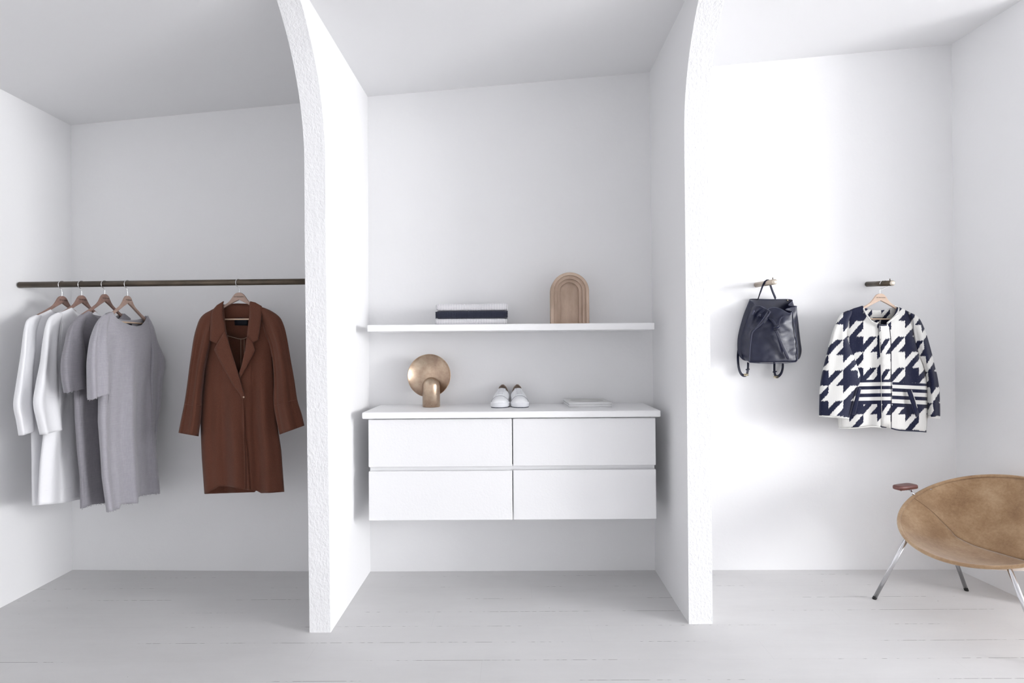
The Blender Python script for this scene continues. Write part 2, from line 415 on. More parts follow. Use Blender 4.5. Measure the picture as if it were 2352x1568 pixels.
o = arch_sculpture(a0.x, a1.x, SZ, at(1310, 625, 3.06).z, 3.06, .09)
tag(o, 'carved wooden arch ornament with stepped frames, standing on the shelf', 'ornament')

# folded knits
def knit(name, c1, c2, ribs, bw=.0016):
    s = Mat(name, c1, .85, sheen=.3, spec=.2)
    sp = s.n('ShaderNodeSeparateXYZ'); s.l(s.co(), sp.inputs[0])
    wv = s.math('SINE', s.math('MULTIPLY', sp.outputs[0], 2 * PI * ribs)); w2 = s.math('SINE', s.math('MULTIPLY', sp.outputs[2], 2 * PI * 230)); w3 = s.math('SINE', s.math('MULTIPLY', sp.outputs[1], 2 * PI * 230))
    h = s.math('ADD', s.math('MULTIPLY', wv, .5), .5)
    s.col(s.mixc(s.math('POWER', h, .6), c2, c1)); s.bump(h, bw, .9); s.bump(w2, .0003, .5); return s
kw = knit('waffle_white', (.80, .79, .80), (.50, .49, .54), 215); kn = knit('waffle_navy', (.022, .026, .05), (.008, .009, .02), 215)
def folded(name, x0, x1, z0, z1, yf, yb, mat, label, seed, edge=0.006):
    rnd = random.Random(seed); V = []; Fc = []; nx = 90; layers = 2; hz = (z1 - z0)
    prof = []
    # cross-section (y,z): two plump layers folded at the front
    K = 14
    for k in range(K + 1):
        a = PI / 2 + PI * k / K; prof.append((yf + hz * .42 + math.cos(a) * hz * .42, z0 + hz / 2 + math.sin(a) * hz / 2))
    prof += [(yf + .10, z0), (yb - .02, z0), (yb, z0 + hz * .25), (yb, z0 + hz * .75), (yb - .02, z1), (yf + .1, z1)]
    M = len(prof)
    for i in range(nx + 1):
        u = i / nx; x = x0 + (x1 - x0) * u
        e = min(u, 1 - u) * (x1 - x0); sq = 1 - .22 * math.exp(-(e / .006)) 
        for (y, z) in prof:
            zz = z0 + (z - z0) * 1.0
            bow = .0035 * (2 * u - 1) ** 2 * ((z - z0) / hz) if 'white' in label and 'top' in label else 0
            yy = y + (1 - sq) * .02 + .0015 * math.sin(u * 9 + seed)
            V.append((x + .001 * noise.noise(Vector((seed, z * 60, y * 8))), yy, z0 + (zz - z0 - hz / 2) * sq + hz / 2 + bow))
    for i in range(nx):
        for k in range(M): Fc.append((i * M + k, i * M + (k + 1) % M, (i + 1) * M + (k + 1) % M, (i + 1) * M + k))
    Fc.append(tuple(range(M))); Fc.append(tuple(nx * M + k for k in range(M - 1, -1, -1)))
    th = thing(name, label, 'sweater', ((x0 + x1) / 2, (yf + yb) / 2, z0), 'folded waffle knits on the shelf')
    obj('body', V, Fc, mat, th)
    # rolled cuff edge standing out at the ends
    for (xe, s, zz) in ((x1 + .0015, 1, z0 + hz * .52), (x0 - .0015, -1, z0 + hz * .45)):
        P = [(xe, yf + .012 + .006 * math.cos(t), zz + hz * .40 * math.sin(t)) for t in np.linspace(-PI / 2, PI / 2, 8)]
        tube('cuff_edge', P, [.0018, .003, .0032, .003, .0035, .003, .0035, .002], mat, th, 8)
    return th
YK = 3.03
zk = [SZ, at(1080, 731.3, YK).z, at(1080, 712.5, YK).z, at(1080, 697.5, YK).z]
folded('folded_sweater', at(1000, 740, YK).x, at(1162, 740, YK).x, zk[0], zk[1], YK, 3.25, kw.m, 'white waffle-knit sweater folded flat, lowest of the shelf pile', 1)
folded('folded_sweater', at(1001.5, 720, YK).x, at(1164, 720, YK).x, zk[1], zk[2], YK - .003, 3.24, kn.m, 'navy blue waffle-knit sweater folded between two white ones', 2)
folded('folded_sweater', at(1002, 700, YK).x, at(1164, 700, YK).x, zk[2], zk[3], YK + .002, 3.23, kw.m, 'white waffle-knit sweater folded on top of the navy one', 3)

# table lamp
def lamp():
    bx, by = at(987.2, 937, 3.09).x, 3.10 + .047; r = (at(1007, 930, 3.12).x - at(966.5, 930, 3.12).x) / 2; zt = at(987, 866.5, by - .02).z
    th = thing('table_lamp', 'brass lamp with a round dished shade behind a domed cylinder base', 'lamp', (bx, by, WT))
    prof = [(0, WT), (r - .003, WT), (r, WT + .003), (r, zt - r)]
    for k in range(1, 13): a = k / 12 * PI / 2; prof.append((r * math.cos(a), zt - r + r * math.sin(a)))
    lathe('base', prof, (bx, by, 0), lampm.m, th, 48)
    dc = at(987.5, 863, 3.205); R = .1195; dy = 3.205
    p = []
    for k in range(0, 17):
        t = k / 16; rr = R * .965 * t; p.append((rr, .030 * (t ** 2.6)))
    p += [(R * .985, .0335), (R, .033), (R, .030), (R * .97, .026), (R * .85, .010), (R * .6, -.001), (R * .3, -.006), (0, -.007)]
    mm = Matrix.Rotation(math.radians(90 - 6), 4, 'X')
    lathe('dish_shade', p, (dc.x, dy, dc.z), lampm.m, th, 72, mm)
    tube('socket', [(bx, by, zt - .055), (bx, dy - .004, zt - .050)], .014, lampm.m, th, 16)
lamp()

# magazines
def magazines():
    cm = [Mat('magazine_cover_a', (.42, .42, .44), .5), Mat('magazine_cover_b', (.80, .80, .81), .5)]
    cov = Mat('magazine_cover_print', (.6, .6, .6), .35); vv = cov.co('UV')
    g = cov.n('ShaderNodeTexGradient', gradient_type='SPHERICAL'); mp = cov.n('ShaderNodeMapping'); mp.inputs['Location'].default_value = (-1.1, -1.2, 0); mp.inputs['Scale'].default_value = (2.2, 2.4, 1)
    cov.l(vv, mp.inputs[0]); cov.l(mp.outputs[0], g.inputs[0])
    a = cov.ramp(g.outputs[0], [(.1, (.62, .62, .61)), (.14, (.42, .42, .41)), (.55, (.52, .52, .50)), (.9, (.60, .6, .58))])
    cov.col(a)
    pg = Mat('paper_edge', (.80, .80, .80), .8); sp = pg.n('ShaderNodeSeparateXYZ'); pg.l(pg.co(), sp.inputs[0])
    pg.col(pg.ramp(pg.noise(1500, 1, pg.co(scale=(.01, .01, 1))), [(.35, (.72, .72, .74)), (.6, (.86, .86, .86))]))
    z = WT; labs = ['thin white magazine at the bottom of the pile on the worktop', 'thin white magazine second from the bottom of the pile', 'thin white magazine in the middle of the pile', 'thin white magazine directly under the topmost one', 'pale grey magazine with an oval cover picture, topmost of the pile']
    h = (at(1350, 923.5, 3.03).z - WT) / 5
    for i in range(5):
        th = thing('magazine', labs[i], 'magazine', (.39, 3.15, z), 'magazines piled on the worktop')
        x0, x1 = at(1307.5, 938, 3.03).x + random.uniform(-.001, .001), at(1405, 938, 3.03).x + random.uniform(-.001, .001); y0, y1 = 3.028 + random.uniform(0, .002), 3.265
        sk = -.012
        def slab(nm, za, zb, mt, ins, uv=False, top=False):
            V = [(x0 + ins, y0 + ins, za), (x1 - ins, y0 + ins, za), (x1 - ins + sk, y1 - ins, za), (x0 + ins + sk, y1 - ins, za)]
            V += [(a, b, zb) for a, b, _ in V]
            o = obj(nm, V, [(3, 2, 1, 0), (4, 5, 6, 7), (0, 1, 5, 4), (1, 2, 6, 5), (2, 3, 7, 6), (3, 0, 4, 7)], mt, th, smooth=False, uvs=[(0, 0), (1, 0), (1, 1), (0, 1)] * 2)
            return o
        slab('pages', z + .0006, z + h - .0006, pg.m, .0012)
        slab('cover', z + h - .0008, z + h - .0001, (cov if i == 4 else cm[i % 2]).m, 0)
        slab('back_cover', z + .0001, z + .0008, cm[(i + 1) % 2].m, 0)
        # stapled spine edge at the front
        tube('spine', [(x0, y0, z + h / 2), (x1, y0, z + h / 2)], .0012, cm[1].m if i % 2 else pg.m, th, 8, r2=h * .34, up=(0, 0, 1))
        z += h
magazines()

# sneakers
def sneaker(pxl, pxr, mirror, label):
    lea = bpy.data.materials.get('white_leather')
    if lea is None:
        s = Mat('white_leather', (.84, .85, .87), .55, spec=.25); s.bump(s.noise(140, 2), .0003, .4)
        Mat('sneaker_lining', (.36, .285, .235), .8); Mat('sneaker_sole', (.80, .81, .84), .6); Mat('sneaker_outsole', (.03, .035, .06), .6); Mat('sneaker_seam', (.22, .22, .25), .7)
    D = bpy.data.materials; L = D['white_leather']
    yt, yh = 3.055, 3.268; Ln = yh - yt
    w = (at(pxr, 930, 3.08).x - at(pxl, 930, 3.08).x) / 2; cx_ = at((pxl + pxr) / 2, 930, 3.08).x
    th = thing('sneaker', label, 'shoe', (cx_, (yt + yh) / 2, WT), 'pair of white sneakers on the worktop')
    hw = lambda t: w * np.interp(t, [0, .03, .1, .22, .38, .6, .8, .94, 1], [.30, .62, .87, 1, .97, .80, .74, .62, .34])
    bend = lambda t: mirror * (.012 * np.interp(t, [0, .3, .7, 1], [-.6, -.1, .6, .9]))   # toes outwards, heels together
    N = 30; K = 28
    # sole
    def soleband(nm, z0, z1, mt, gr):
        V = []; Fc = []
        for zz, g_ in ((z0, -.002), (z0 + .002, gr), (z1 - .002, gr), (z1, -.001)):
            ring_ = [(1, t) for t in np.linspace(0, 1, N)] + [(-1, t) for t in np.linspace(1, 0, N)]
            for s_, t in ring_: V.append((cx_ + bend(t) + s_ * (hw(t) + g_), yt + Ln * t + (-.002 if t < .02 else 0), WT + zz))
        M = 2 * N
        for i in range(3):
            for k in range(M): Fc.append((i * M + k, i * M + (k + 1) % M, (i + 1) * M + (k + 1) % M, (i + 1) * M + k))
        Fc.append(tuple(range(M - 1, -1, -1))); Fc.append(tuple(3 * M + k for k in range(M)))
        return obj(nm, V, Fc, mt, th, merge=1e-5)
    soleband('outsole', 0.0, .004, D['sneaker_outsole'], -.006); soleband('midsole', .0035, .026, D['sneaker_sole'], 0)
    # upper: height profile along the shoe
    ht = lambda t: np.interp(t, [0, .03, .1, .25, .40, .56, .70, .78, .9, 1.0], [.026, .036, .045, .055, .068, .084, .088, .084, .094, .104])
    V = []; Fc = []; ts = np.concatenate([np.linspace(0, .1, 6), np.linspace(.13, 1, 26)])
    for t in ts:
        h = ht(t) - .012; x_ = cx_ + bend(t); W_ = hw(t) * .975
        openh = 0.0 if t < .60 else min(1, (t - .60) / .10)
        top_w = np.interp(t, [0, .1, .3, .6, .8, 1], [.9, .8, .62, .52, .50, .45])
        for k in range(K + 1):
            a = PI * k / K; c, s_ = math.cos(a), math.sin(a)
            xx = math.copysign(abs(c) ** .55, c) * W_ * (1 - (1 - top_w) * s_ ** 1.2); zz = .014 + h * (s_ ** .75 if s_ > 0 else 0)
            if openh > 0 and abs(c) < .62:   # the foot opening drops inside
                zz -= .050 * openh * (1 - (abs(c) / .62) ** 2) ** .5 * (1 if t < .97 else .0)
            V.append((x_ + xx, yt + .002 + (Ln - .004) * t, WT + zz))
    M = K + 1
    for i in range(len(ts) - 1):
        for k in range(K): Fc.append((i * M + k, i * M + k + 1, (i + 1) * M + k + 1, (i + 1) * M + k))
    V[:M] = [Vector((v[0], yt + .006, WT + .012 + (v[2] - WT - .012) * .72)) for v in V[:M]]
    Fc.append(tuple(range(M))); Fc.append(tuple((len(ts) - 1) * M + k for k in range(M - 1, -1, -1)))
    fm = []
    for i in range(len(ts) - 1):
        for k in range(K): fm.append(1 if ts[i] > .60 and abs(math.cos(PI * (k + .5) / K)) < .62 else 0)
    fm += [0, 0]
    obj('upper', V, Fc, None, th, mats=[L, D['sneaker_lining']], fm=fm)
    # padded heel lining seen above the tongue
    cx2 = cx_ + bend(.93)
    V = []; Fc = []
    for i, zz in enumerate(np.linspace(.05, .112, 7)):
        f = math.sin(min(1, (1 - (zz - .05) / .062) * 1.0 + .015) * PI / 2)
        for k in range(15):
            a = PI * k / 14; V.append((cx2 + math.cos(a) * w * .60 * f ** .42, yh - .014 - .035 * (1 - math.sin(a)), WT + zz))
    for i in range(6):
        for k in range(14): Fc.append((i * 15 + k, i * 15 + k + 1, (i + 1) * 15 + k + 1, (i + 1) * 15 + k))
    solid(obj('heel_lining', V, Fc, D['sneaker_lining'], th), .003)
    # tongue
    V = []; Fc = []
    for i, t in enumerate(np.linspace(.30, .66, 9)):
        for k in range(9):
            u = k / 8 * 2 - 1; V.append((cx_ + bend(t) + u * w * .42, yt + Ln * t, WT + ht(t) + .0035 - .006 * u * u + (.004 if i == 8 else 0)))
    for i in range(8):
        for k in range(8): Fc.append((i * 9 + k, i * 9 + k + 1, (i + 1) * 9 + k + 1, (i + 1) * 9 + k))
    solid(obj('tongue', V, Fc, L, th), .004)
    # eyestay panels either side, laces, toe seam
    for s_ in (-1, 1):
        V = []; Fc = []
        for i, t in enumerate(np.linspace(.27, .72, 10)):
            for k in range(6):
                u = .30 + .52 * k / 5
                V.append((cx_ + bend(t) + s_ * u * w * 1.02, yt + Ln * t - (.010 * k / 5 if i == 0 else 0), WT + ht(t) + .005 - .006 - .052 * (u - .30) ** 1.5 * (1 + t)))
        for i in range(9):
            for k in range(5): Fc.append((i * 6 + k, i * 6 + k + 1, (i + 1) * 6 + k + 1, (i + 1) * 6 + k))
        solid(obj('eyestay', V, Fc, L, th), .003)
        P = [(cx_ + bend(.25) + s_ * w * f, yt + Ln * tt, WT + zz) for f, tt, zz in ((0, .262, .0605), (.28, .262, .0595), (.55, .22, .0535), (.80, .17, .042), (.93, .16, .031))]
        tube('toe_seam', P, .0009, D['sneaker_seam'], th, 6, n=12)
    for i in range(6):
        t = .31 + i * .068; zz = WT + ht(t) + .0075
        tube('lace', [(cx_ + bend(t) - w * .40, yt + Ln * t, zz - .003), (cx_ + bend(t) - w * .2, yt + Ln * t, zz), (cx_ + bend(t) + w * .2, yt + Ln * t + .001, zz), (cx_ + bend(t) + w * .40, yt + Ln * t + .002, zz - .003)], .0030, L, th, 8, n=9, r2=.0012, up=(0, 0, 1))
        tube('lace_gap', [(cx_ + bend(t) - w * .26, yt + Ln * (t + .030), zz + .001), (cx_ + bend(t) + w * .26, yt + Ln * (t + .030), zz + .001)], .0008, D['sneaker_seam'], th, 6)
sneaker(1127.5, 1171.3, 1, 'white leather sneaker with tan lining, the one nearer the lamp')
sneaker(1171.5, 1214.5, -1, 'white leather sneaker with tan lining, the one nearer the magazines')

# ------------------------------------------------------------------ rail and pegs
RY, RR = 2.96, .0155
ra, rb = at(53, 654, RY), at(703, 646.5, RY)
rz = lambda x: ra.z + (rb.z - ra.z) * (x - ra.x) / (rb.x - ra.x)
rail = thing('clothes_rail', 'dark bronze clothes rail running from the left wall to the partition', 'clothes rail', (-1.75, RY, rz(-1.75)))
tube('rail', [(-2.567, RY, rz(-2.567)), (-.934, RY, rz(-.934))], RR, rodm.m, rail, 28)
def peg(pa, pb, label, m1, m2, nm):
    th = thing(nm, label, 'wall peg', pa, 'bronze pegs on the right bay wall')
    tube('shaft', [pa, pb], .0145, m1, th, 24)
    d = (pb - pa).normalized(); tube('end_face', [pb, pb + d * .0008], .0135, m2, th, 24)
    q = pb - d * .02; tube('stop_pin', [q + Vector((0, 0, .012)), q + Vector((0, 0, .024))], .0024, rodm.m, th, 10)
    return th
p1a, p1b = at(1737.5, 654, 3.279), at(1779, 647, 3.05)
p2a, p2b = at(1992, 652.5, 3.275), at(2049.5, 650, 3.03)
p1b.z = p1a.z + .0; p2b.z = p2a.z - .006
p1b = at(1779, 647, 3.05); p2b = at(2049.5, 650, 3.05)
peg(p1a, p1b, 'pale bronze wall peg holding the navy backpack', pegm.m, pegcap.m, 'wall_peg')
peg(p2a, p2b, 'dark bronze wall peg above the houndstooth jacket', rodm.m, pegcap.m, 'wall_peg')

# ------------------------------------------------------------------ hangers
HUP = [(0, 0), (.010, -.0012), (.020, -.006), (.029, -.015), (.037, -.027), (.048, -.042), (.063, -.057), (.088, -.072), (.12, -.090), (.16, -.110), (.195, -.130), (.208, -.139)]
HLO = [(.213, -.146), (.205, -.155), (.15, -.122), (.088, -.087), (.04, -.060), (0, -.040)]
def hanger(top, axis, nrm, label, wood, lettering=True, loop=True, rodc=None, hookdir=None, name='coat_hanger', drop=.046, scale=.94):
    """top = top centre of the wooden dome"""
    top = Vector(top); a = Vector(axis).normalized(); n_ = Vector(nrm).normalized(); up = Vector((0, 0, 1))
    if abs(a.z) > 1e-4: up = (up - a * up.dot(a)).normalized()
    th = thing(name, label, 'hanger', top, 'wooden clothes hangers')
    US = spl(HUP, 26); LS = spl([(0, -.040)] + HLO[::-1][1:], 26)
    L = lambda s, z, d: top + a * s + up * z + n_ * d
    V = []; Fc = []; rowsn = 0
    prs = [(-u, l) for u, l in []]
    for sg in (-1, 1):
        rng = range(25, 0, -1) if sg < 0 else range(0, 26)
        for i in rng:
            for (q, dd) in ((US[i], .006), (LS[i], .006), (LS[i], -.006), (US[i], -.006)): V.append(L(sg * q[0] * scale, q[1] * scale, dd))
            rowsn += 1
    for i in range(rowsn - 1):
        for k in range(4): Fc.append((i * 4 + k, i * 4 + (k + 1) % 4, (i + 1) * 4 + (k + 1) % 4, (i + 1) * 4 + k))
    Fc += [(0, 1, 2, 3), tuple((rowsn - 1) * 4 + k for k in (3, 2, 1, 0))]
    o = obj('shoulder_piece', V, Fc, wood, th, merge=1e-5); bevel(o, .0022, 2, 50)
    tube('crossbar', [L(-.197 * scale, -.147 * scale, 0), L(.197 * scale, -.147 * scale, 0)], .0042, hbar.m, th, 10)
    if lettering:
        V, Fc = text_geo('LEE MATHEWS', .0070, L(0, -.024 * scale, .0062), a, up, n_)
        obj('printed_lettering', V, Fc, blackm.m, th, smooth=False)
    # hook
    rc = Vector(rodc); hd = Vector(hookdir).normalized(); r = .0205; cc = rc + Vector((0, 0, -.0030))
    st = top + Vector((0, 0, .020)); P = [top - Vector((0, 0, .012)), top, st]
    pts = []
    for k_ in range(15):
        ang = -PI * .42 + (PI * 1.42) * k_ / 14 * 1.0
        pts.append(cc + hd * (r * math.cos(ang)) + Vector((0, 0, r * math.sin(ang))))
    P += [st.lerp(pts[0], .55) + Vector((0, 0, -.001))] + pts
    tube('hook', P, .0017, chrome.m, th, 8, n=60)
    return th

# ------------------------------------------------------------------ garments
class G:
    """a garment hanging in a vertical plane: axis a (towards the right of the photo), front normal n"""
    def __init__(s, P0, a, n, comp=0.0):
        s.P0 = Vector(P0); s.a = Vector(a).normalized(); s.n = Vector(n).normalized(); s.comp = comp
    def P(s, px, py, d=0.0, c=None):
        c = s.comp if c is None else c
        q = hit(px, py, s.P0 + s.n * (d * c), s.n)
        return q + s.n * (d * (1 - c))
def interp(T, x):
    xs = [p[0] for p in T]; ys = [p[1] for p in T]; return float(np.interp(x, xs, ys))
def sm(x): x = max(0.0, min(1.0, x)); return x * x * (3 - 2 * x)
def body(g, name, xl, xr, ytF, ytB, yb, S, dF, dB, mat, parent, folds=None, nu=90, nv=60, Hs=70, uvf=None, pw=.5, ragged=0, thick=.003, split=None):
    """xl/xr: [(y,x)]; ytF/ytB/yb/S: [(x,y)] photo traces of neck edge, hem and shoulder line"""
    V = []; uv = []; Fc = []
    def grid(T, sgn, dmax, yb_):
        for i in range(nu + 1):
            u = i / nu
            x = interp(xl, 0) + (interp(xr, 0) - interp(xl, 0)) * u
            yt = interp(T, x)
            for _ in range(6): x = interp(xl, yt) + (interp(xr, yt) - interp(xl, yt)) * u; yt = .5 * yt + .5 * interp(T, x)
            xb = interp(xl, 9999) + (interp(xr, 9999) - interp(xl, 9999)) * u; yh = interp(yb_, xb)
            if ragged: yh += ragged * (noise.noise(Vector((u * 40, sgn, 3))) + .6 * noise.noise(Vector((u * 130, sgn, 9))))
            for j in range(nv + 1):
                t = j / nv; y = yt + (yh - yt) * t; x = interp(xl, y) + (interp(xr, y) - interp(xl, y)) * u
                ys = interp(S, x); D = dmax * (.30 + .70 * sm((y - ys) / Hs)) if y > ys - 1 else dmax * .30
                pf = max(0.0, 1 - (2 * u - 1) ** 2) ** pw
                d = sgn * D * pf
                if folds: d += folds(u, t, sgn) * min(1, pf * 1.6) * sm((y - ys) / Hs)
                V.append(g.P(x, y, d)); uv.append(uvf(x, y) if uvf else (u, 1 - t))
    grid(ytF, 1, dF, yb if not isinstance(yb, tuple) else yb[0]); n0 = len(V); grid(ytB, -1, dB, yb if not isinstance(yb, tuple) else yb[1])
    for b in (0, n0):
        for i in range(nu):
            for j in range(nv):
                a_ = b + i * (nv + 1) + j; f = (a_, a_ + 1, a_ + nv + 2, a_ + nv + 1); Fc.append(f if b == 0 else f[::-1])
    o = obj(name, V, Fc, mat, parent, uvs=uv); solid(o, thick); return o
def sleeve(g, name, st, mat, parent, dep, dc=0.0, folds=None, n=40, seg=36, uvf=None, thick=.003, ragged=0, comp=None):
    """st: [(xl,yl,xr,yr)] stations from shoulder to cuff, dep: [(t,depth)]"""
    Q = spl(st, n); V = []; uv = []; Fc = []
    for i, (x0, y0, x1, y1) in enumerate(Q):
        t = i / (n - 1); D = interp(dep, t)
        for k in range(seg):
            a = 2 * PI * k / seg; c, s_ = math.cos(a), math.sin(a); u = .5 - .5 * c
            c2 = math.copysign(abs(c) ** .85, c)
            x = (x0 + x1) / 2 - c2 * (x1 - x0) / 2; y = (y0 + y1) / 2 - c2 * (y1 - y0) / 2
            d = D * math.copysign(abs(s_) ** .8, s_)
            if folds: d += folds(u, t, s_) * min(1, abs(s_) * 1.5)
            if ragged and i > n - 3: y += ragged * noise.noise(Vector((k * .9, 5, t)))
            V.append(g.P(x, y, d + (dc if not isinstance(dc, list) else interp(dc, t)), comp)); uv.append(uvf(x, y) if uvf else (u, t))
    for i in range(n - 1):
        for k in range(seg): Fc.append((i * seg + k, i * seg + (k + 1) % seg, (i + 1) * seg + (k + 1) % seg, (i + 1) * seg + k))
    Fc.append(tuple(range(seg)))
    o = obj(name, V, Fc, mat, parent, uvs=uv); solid(o, thick); return o
def plate(g, name, P, d, mat, parent, t=.004, uvf=None, dfun=None, bev=.0015):
    """flat cloth piece from a traced outline at offset d (or dfun(x,y)) in front of the garment plane"""
    bm = bmesh.new(); vs = [bm.verts.new((x, y, 0)) for x, y in P]; f = bm.faces.new(vs)
    bmesh.ops.triangulate(bm, faces=[f])
    for _ in range(2): bmesh.ops.subdivide_edges(bm, edges=[e for e in bm.edges if e.calc_length() > 5], cuts=1, use_grid_fill=False); bmesh.ops.triangulate(bm, faces=bm.faces[:])
    bm.verts.ensure_lookup_table(); xy = [(v.co.x, v.co.y) for v in bm.verts]; Fc = [tuple(v.index for v in f.verts) for f in bm.faces]; bm.free()
    V = [g.P(x, y, dfun(x, y) if dfun else d) for x, y in xy]
    # face towards the garment front
    e1, e2 = V[Fc[0][1]] - V[Fc[0][0]], V[Fc[0][2]] - V[Fc[0][0]]
    if e1.cross(e2).dot(g.n) < 0: Fc = [f[::-1] for f in Fc]
    o = obj(name, V, Fc, mat, parent, uvs=[uvf(x, y) for x, y in xy] if uvf else None, smooth=True)
    solid(o, t, 0)
    return o

# ---- brown coat
def z2(x, y): return (380 + x / 2.903, 620 + y / 2.903)       # traced in a zoomed crop
def zz(P): return [z2(*p) for p in P]
def brown_coat():
    g = G((-1.41, RY, 1.3), (1, 0, 0), (0, -1, 0), 1.0)
    th = thing('overcoat', 'brown wool overcoat with wide lapels hanging on the rail', 'coat', g.P(558, 740))
    c = coatm.m
    fy = lambda L: [(z2(0, y)[1], z2(x, 0)[0]) for y, x in L]
    fx_ = lambda L: [z2(x, y) for x, y in L]
    xl = fy([(0, 275), (590, 268), (830, 245), (1010, 235), (1250, 245), (1490, 262)]); xr = fy([(0, 708), (580, 712), (850, 730), (1040, 745), (1200, 770), (1475, 790)])
    S = fx_([(230, 330), (300, 275), (385, 225), (575, 222), (640, 245), (760, 315)])
    ytF = fx_([(230, 325), (300, 270), (385, 225), (400, 380), (440, 560), (487, 700), (500, 690), (530, 540), (560, 400), (575, 225), (640, 245), (760, 310)])
    ytB = fx_([(230, 325), (300, 272), (385, 228), (420, 236), (540, 236), (575, 225), (640, 245), (760, 310)])
    hemF = fx_([(262, 1490), (300, 1476), (360, 1440), (430, 1442), (525, 1462), (600, 1470), (690, 1484), (760, 1478), (790, 1475)])
    hemB = fx_([(262, 1492), (360, 1488), (480, 1484), (595, 1480), (605, 1468), (640, 1486), (700, 1485), (790, 1478)])
    def fo(u, t, s):
        a = sm((t - .15) / .5)
        f = .015 * a * math.sin(u * 15 + .6 + t * .6) + .007 * a * math.sin(u * 31 + 2 * t) 
        f += .010 * math.exp(-((u - .57) / .02) ** 2) * (1 if u < .57 else -.3) * sm((t - .3) / .2) if s > 0 else 0
        return f
    body(g, 'coat_body', xl, xr, ytF, ytB, (hemF, hemB), S, .058, .045, c, th, fo, nu=120, nv=70, Hs=60, thick=.004)
    sf = lambda ph: (lambda u, t, s: (.012 * math.sin(u * 10 + ph + t * 1.2) + .005 * math.sin(u * 23 + ph)) * sm(t * 3))
    L = [(312, 266, 340, 272), (265, 290, 342, 320), (233, 322, 335, 375), (212, 372, 322, 425), (190, 455, 305, 480), (165, 620, 266, 640), (148, 750, 252, 755), (130, 875, 243, 850), (108, 985, 238, 960), (88, 1085, 219, 1108)]
    sleeve(g, 'sleeve', [z2(a, b) + z2(c_, d) for a, b, c_, d in L], c, th, [(0, .016), (.08, .03), (.2, .045), (1, .062)], [(0, .012), (.3, .018), (1, .028)], sf(.5))
    Rr = [(622, 262, 645, 248), (632, 300, 702, 272), (645, 355, 760, 314), (665, 415, 788, 370), (692, 480, 808, 450), (715, 590, 834, 600), (725, 740, 858, 735), (722, 880, 878, 865), (738, 985, 905, 955), (762, 1096, 925, 1037)]
    sleeve(g, 'sleeve', [z2(a, b) + z2(c_, d) for a, b, c_, d in Rr], c, th, [(0, .016), (.08, .03), (.2, .045), (1, .062)], [(0, .012), (.3, .018), (1, .028)], sf(2.2))
    # raglan seams and cuff seams as fine tucks
    for P in ([(298, 340), (285, 420), (272, 520), (267, 590)], [(645, 350), (668, 430), (695, 500), (710, 580)]):
        tube('raglan_seam', [g.P(*z2(x, y), .062) for x, y in P], .0012, linm.m, th, 6, n=14)
    for P in ([(128, 893), (185, 903), (240, 900)], [(725, 905), (790, 885), (878, 862)]):
        tube('cuff_seam', [g.P(*z2(x, y), .088) for x, y in P], .0012, linm.m, th, 6, n=10)
    dl = lambda x, y: .062 + .012 * sm((740 - y) / 60) + (.010 if y < 790 else .010 - .006 * sm((y - 790) / 110))
    wave = lambda o_: (lambda x, y: min(.082, .060 + .014 * sm((y - 690) / 40) + o_))
    plate(g, 'lapel', zz([(397, 405), (345, 490), (325, 530), (380, 640), (450, 765), (500, 830), (512, 860), (527, 862), (527, 835), (505, 765), (488, 700), (450, 575), (420, 480)]), 0, c, th, .006, dfun=wave(.008))
    plate(g, 'lapel', zz([(545, 440), (582, 480), (598, 535), (545, 640), (497, 722), (489, 700), (508, 640), (530, 540)]), 0, c, th, .006, dfun=wave(.001))
    col1 = [(383, 212), (345, 238), (315, 272), (303, 310), (300, 390), (298, 470), (345, 490), (397, 405), (408, 440), (398, 405), (388, 340), (382, 270)]
    plate(g, 'collar', zz([(388, 208), (345, 235), (313, 272), (303, 310), (300, 390), (298, 470), (345, 492), (375, 455), (405, 425), (390, 350), (380, 270), (381, 235)]), 0, c, th, .007, dfun=lambda x, y: .020 + .052 * sm((y - 690) / 75))
    plate(g, 'collar', zz([(567, 208), (600, 216), (642, 240), (643, 270), (638, 330), (628, 400), (618, 465), (585, 484), (560, 455), (545, 440), (556, 350), (562, 280), (562, 225)]), 0, c, th, .007, dfun=lambda x, y: .020 + .052 * sm((y - 690) / 75))
    plate(g, 'collar_stand', zz([(380, 238), (420, 226), (480, 222), (540, 224), (568, 232), (560, 284), (480, 286), (385, 286)]), -.040, c, th, .004)
    # inner yoke, piping and label
    tube('collar_seam', [g.P(*z2(x, y), -.034) for x, y in [(385, 284), (440, 288), (500, 288), (560, 283)]], .001, pipem.m, th, 6, n=10)
    plate(g, 'inner_yoke', zz([(384, 288), (560, 288), (560, 445), (525, 456), (495, 458), (450, 448), (405, 436)]), -.036, c, th, .002)
    tube('yoke_piping', [g.P(*z2(x, y), -.031) for x, y in [(400, 434), (450, 448), (495, 459), (525, 457), (556, 442)]], .0016, pipem.m, th, 8, n=16)
    for x in (503, 525): tube('vent_piping', [g.P(*z2(x, y), -.036) for y in (462, 560, 650)], .0012, pipem.m, th, 6)
    plate(g, 'neck_label', zz([(458, 310), (548, 308), (548, 370), (463, 368)]), -.030, blackm.m, th, .0015)
    tube('front_edge', [g.P(*z2(x, y), dd) for x, y, dd in [(515, 850, .075), (521, 1000, .072), (524, 1150, .073), (528, 1300, .071), (530, 1460, .070)]], .0035, c, th, 8, n=30)
    b = g.P(*z2(523, 846), .090); tube('button', [b, b + Vector((0, -.003, 0))], .0045, pipem.m, th, 14)
    for s_, P in ((0, [(268, 1420), (380, 1425), (515, 1432)]), (1, [(535, 1432), (660, 1440), (780, 1420)])):
        pass
    hx = g.P(*z2(492, 150))
    rod = Vector((hx.x - .004, RY, rz(hx.x)))
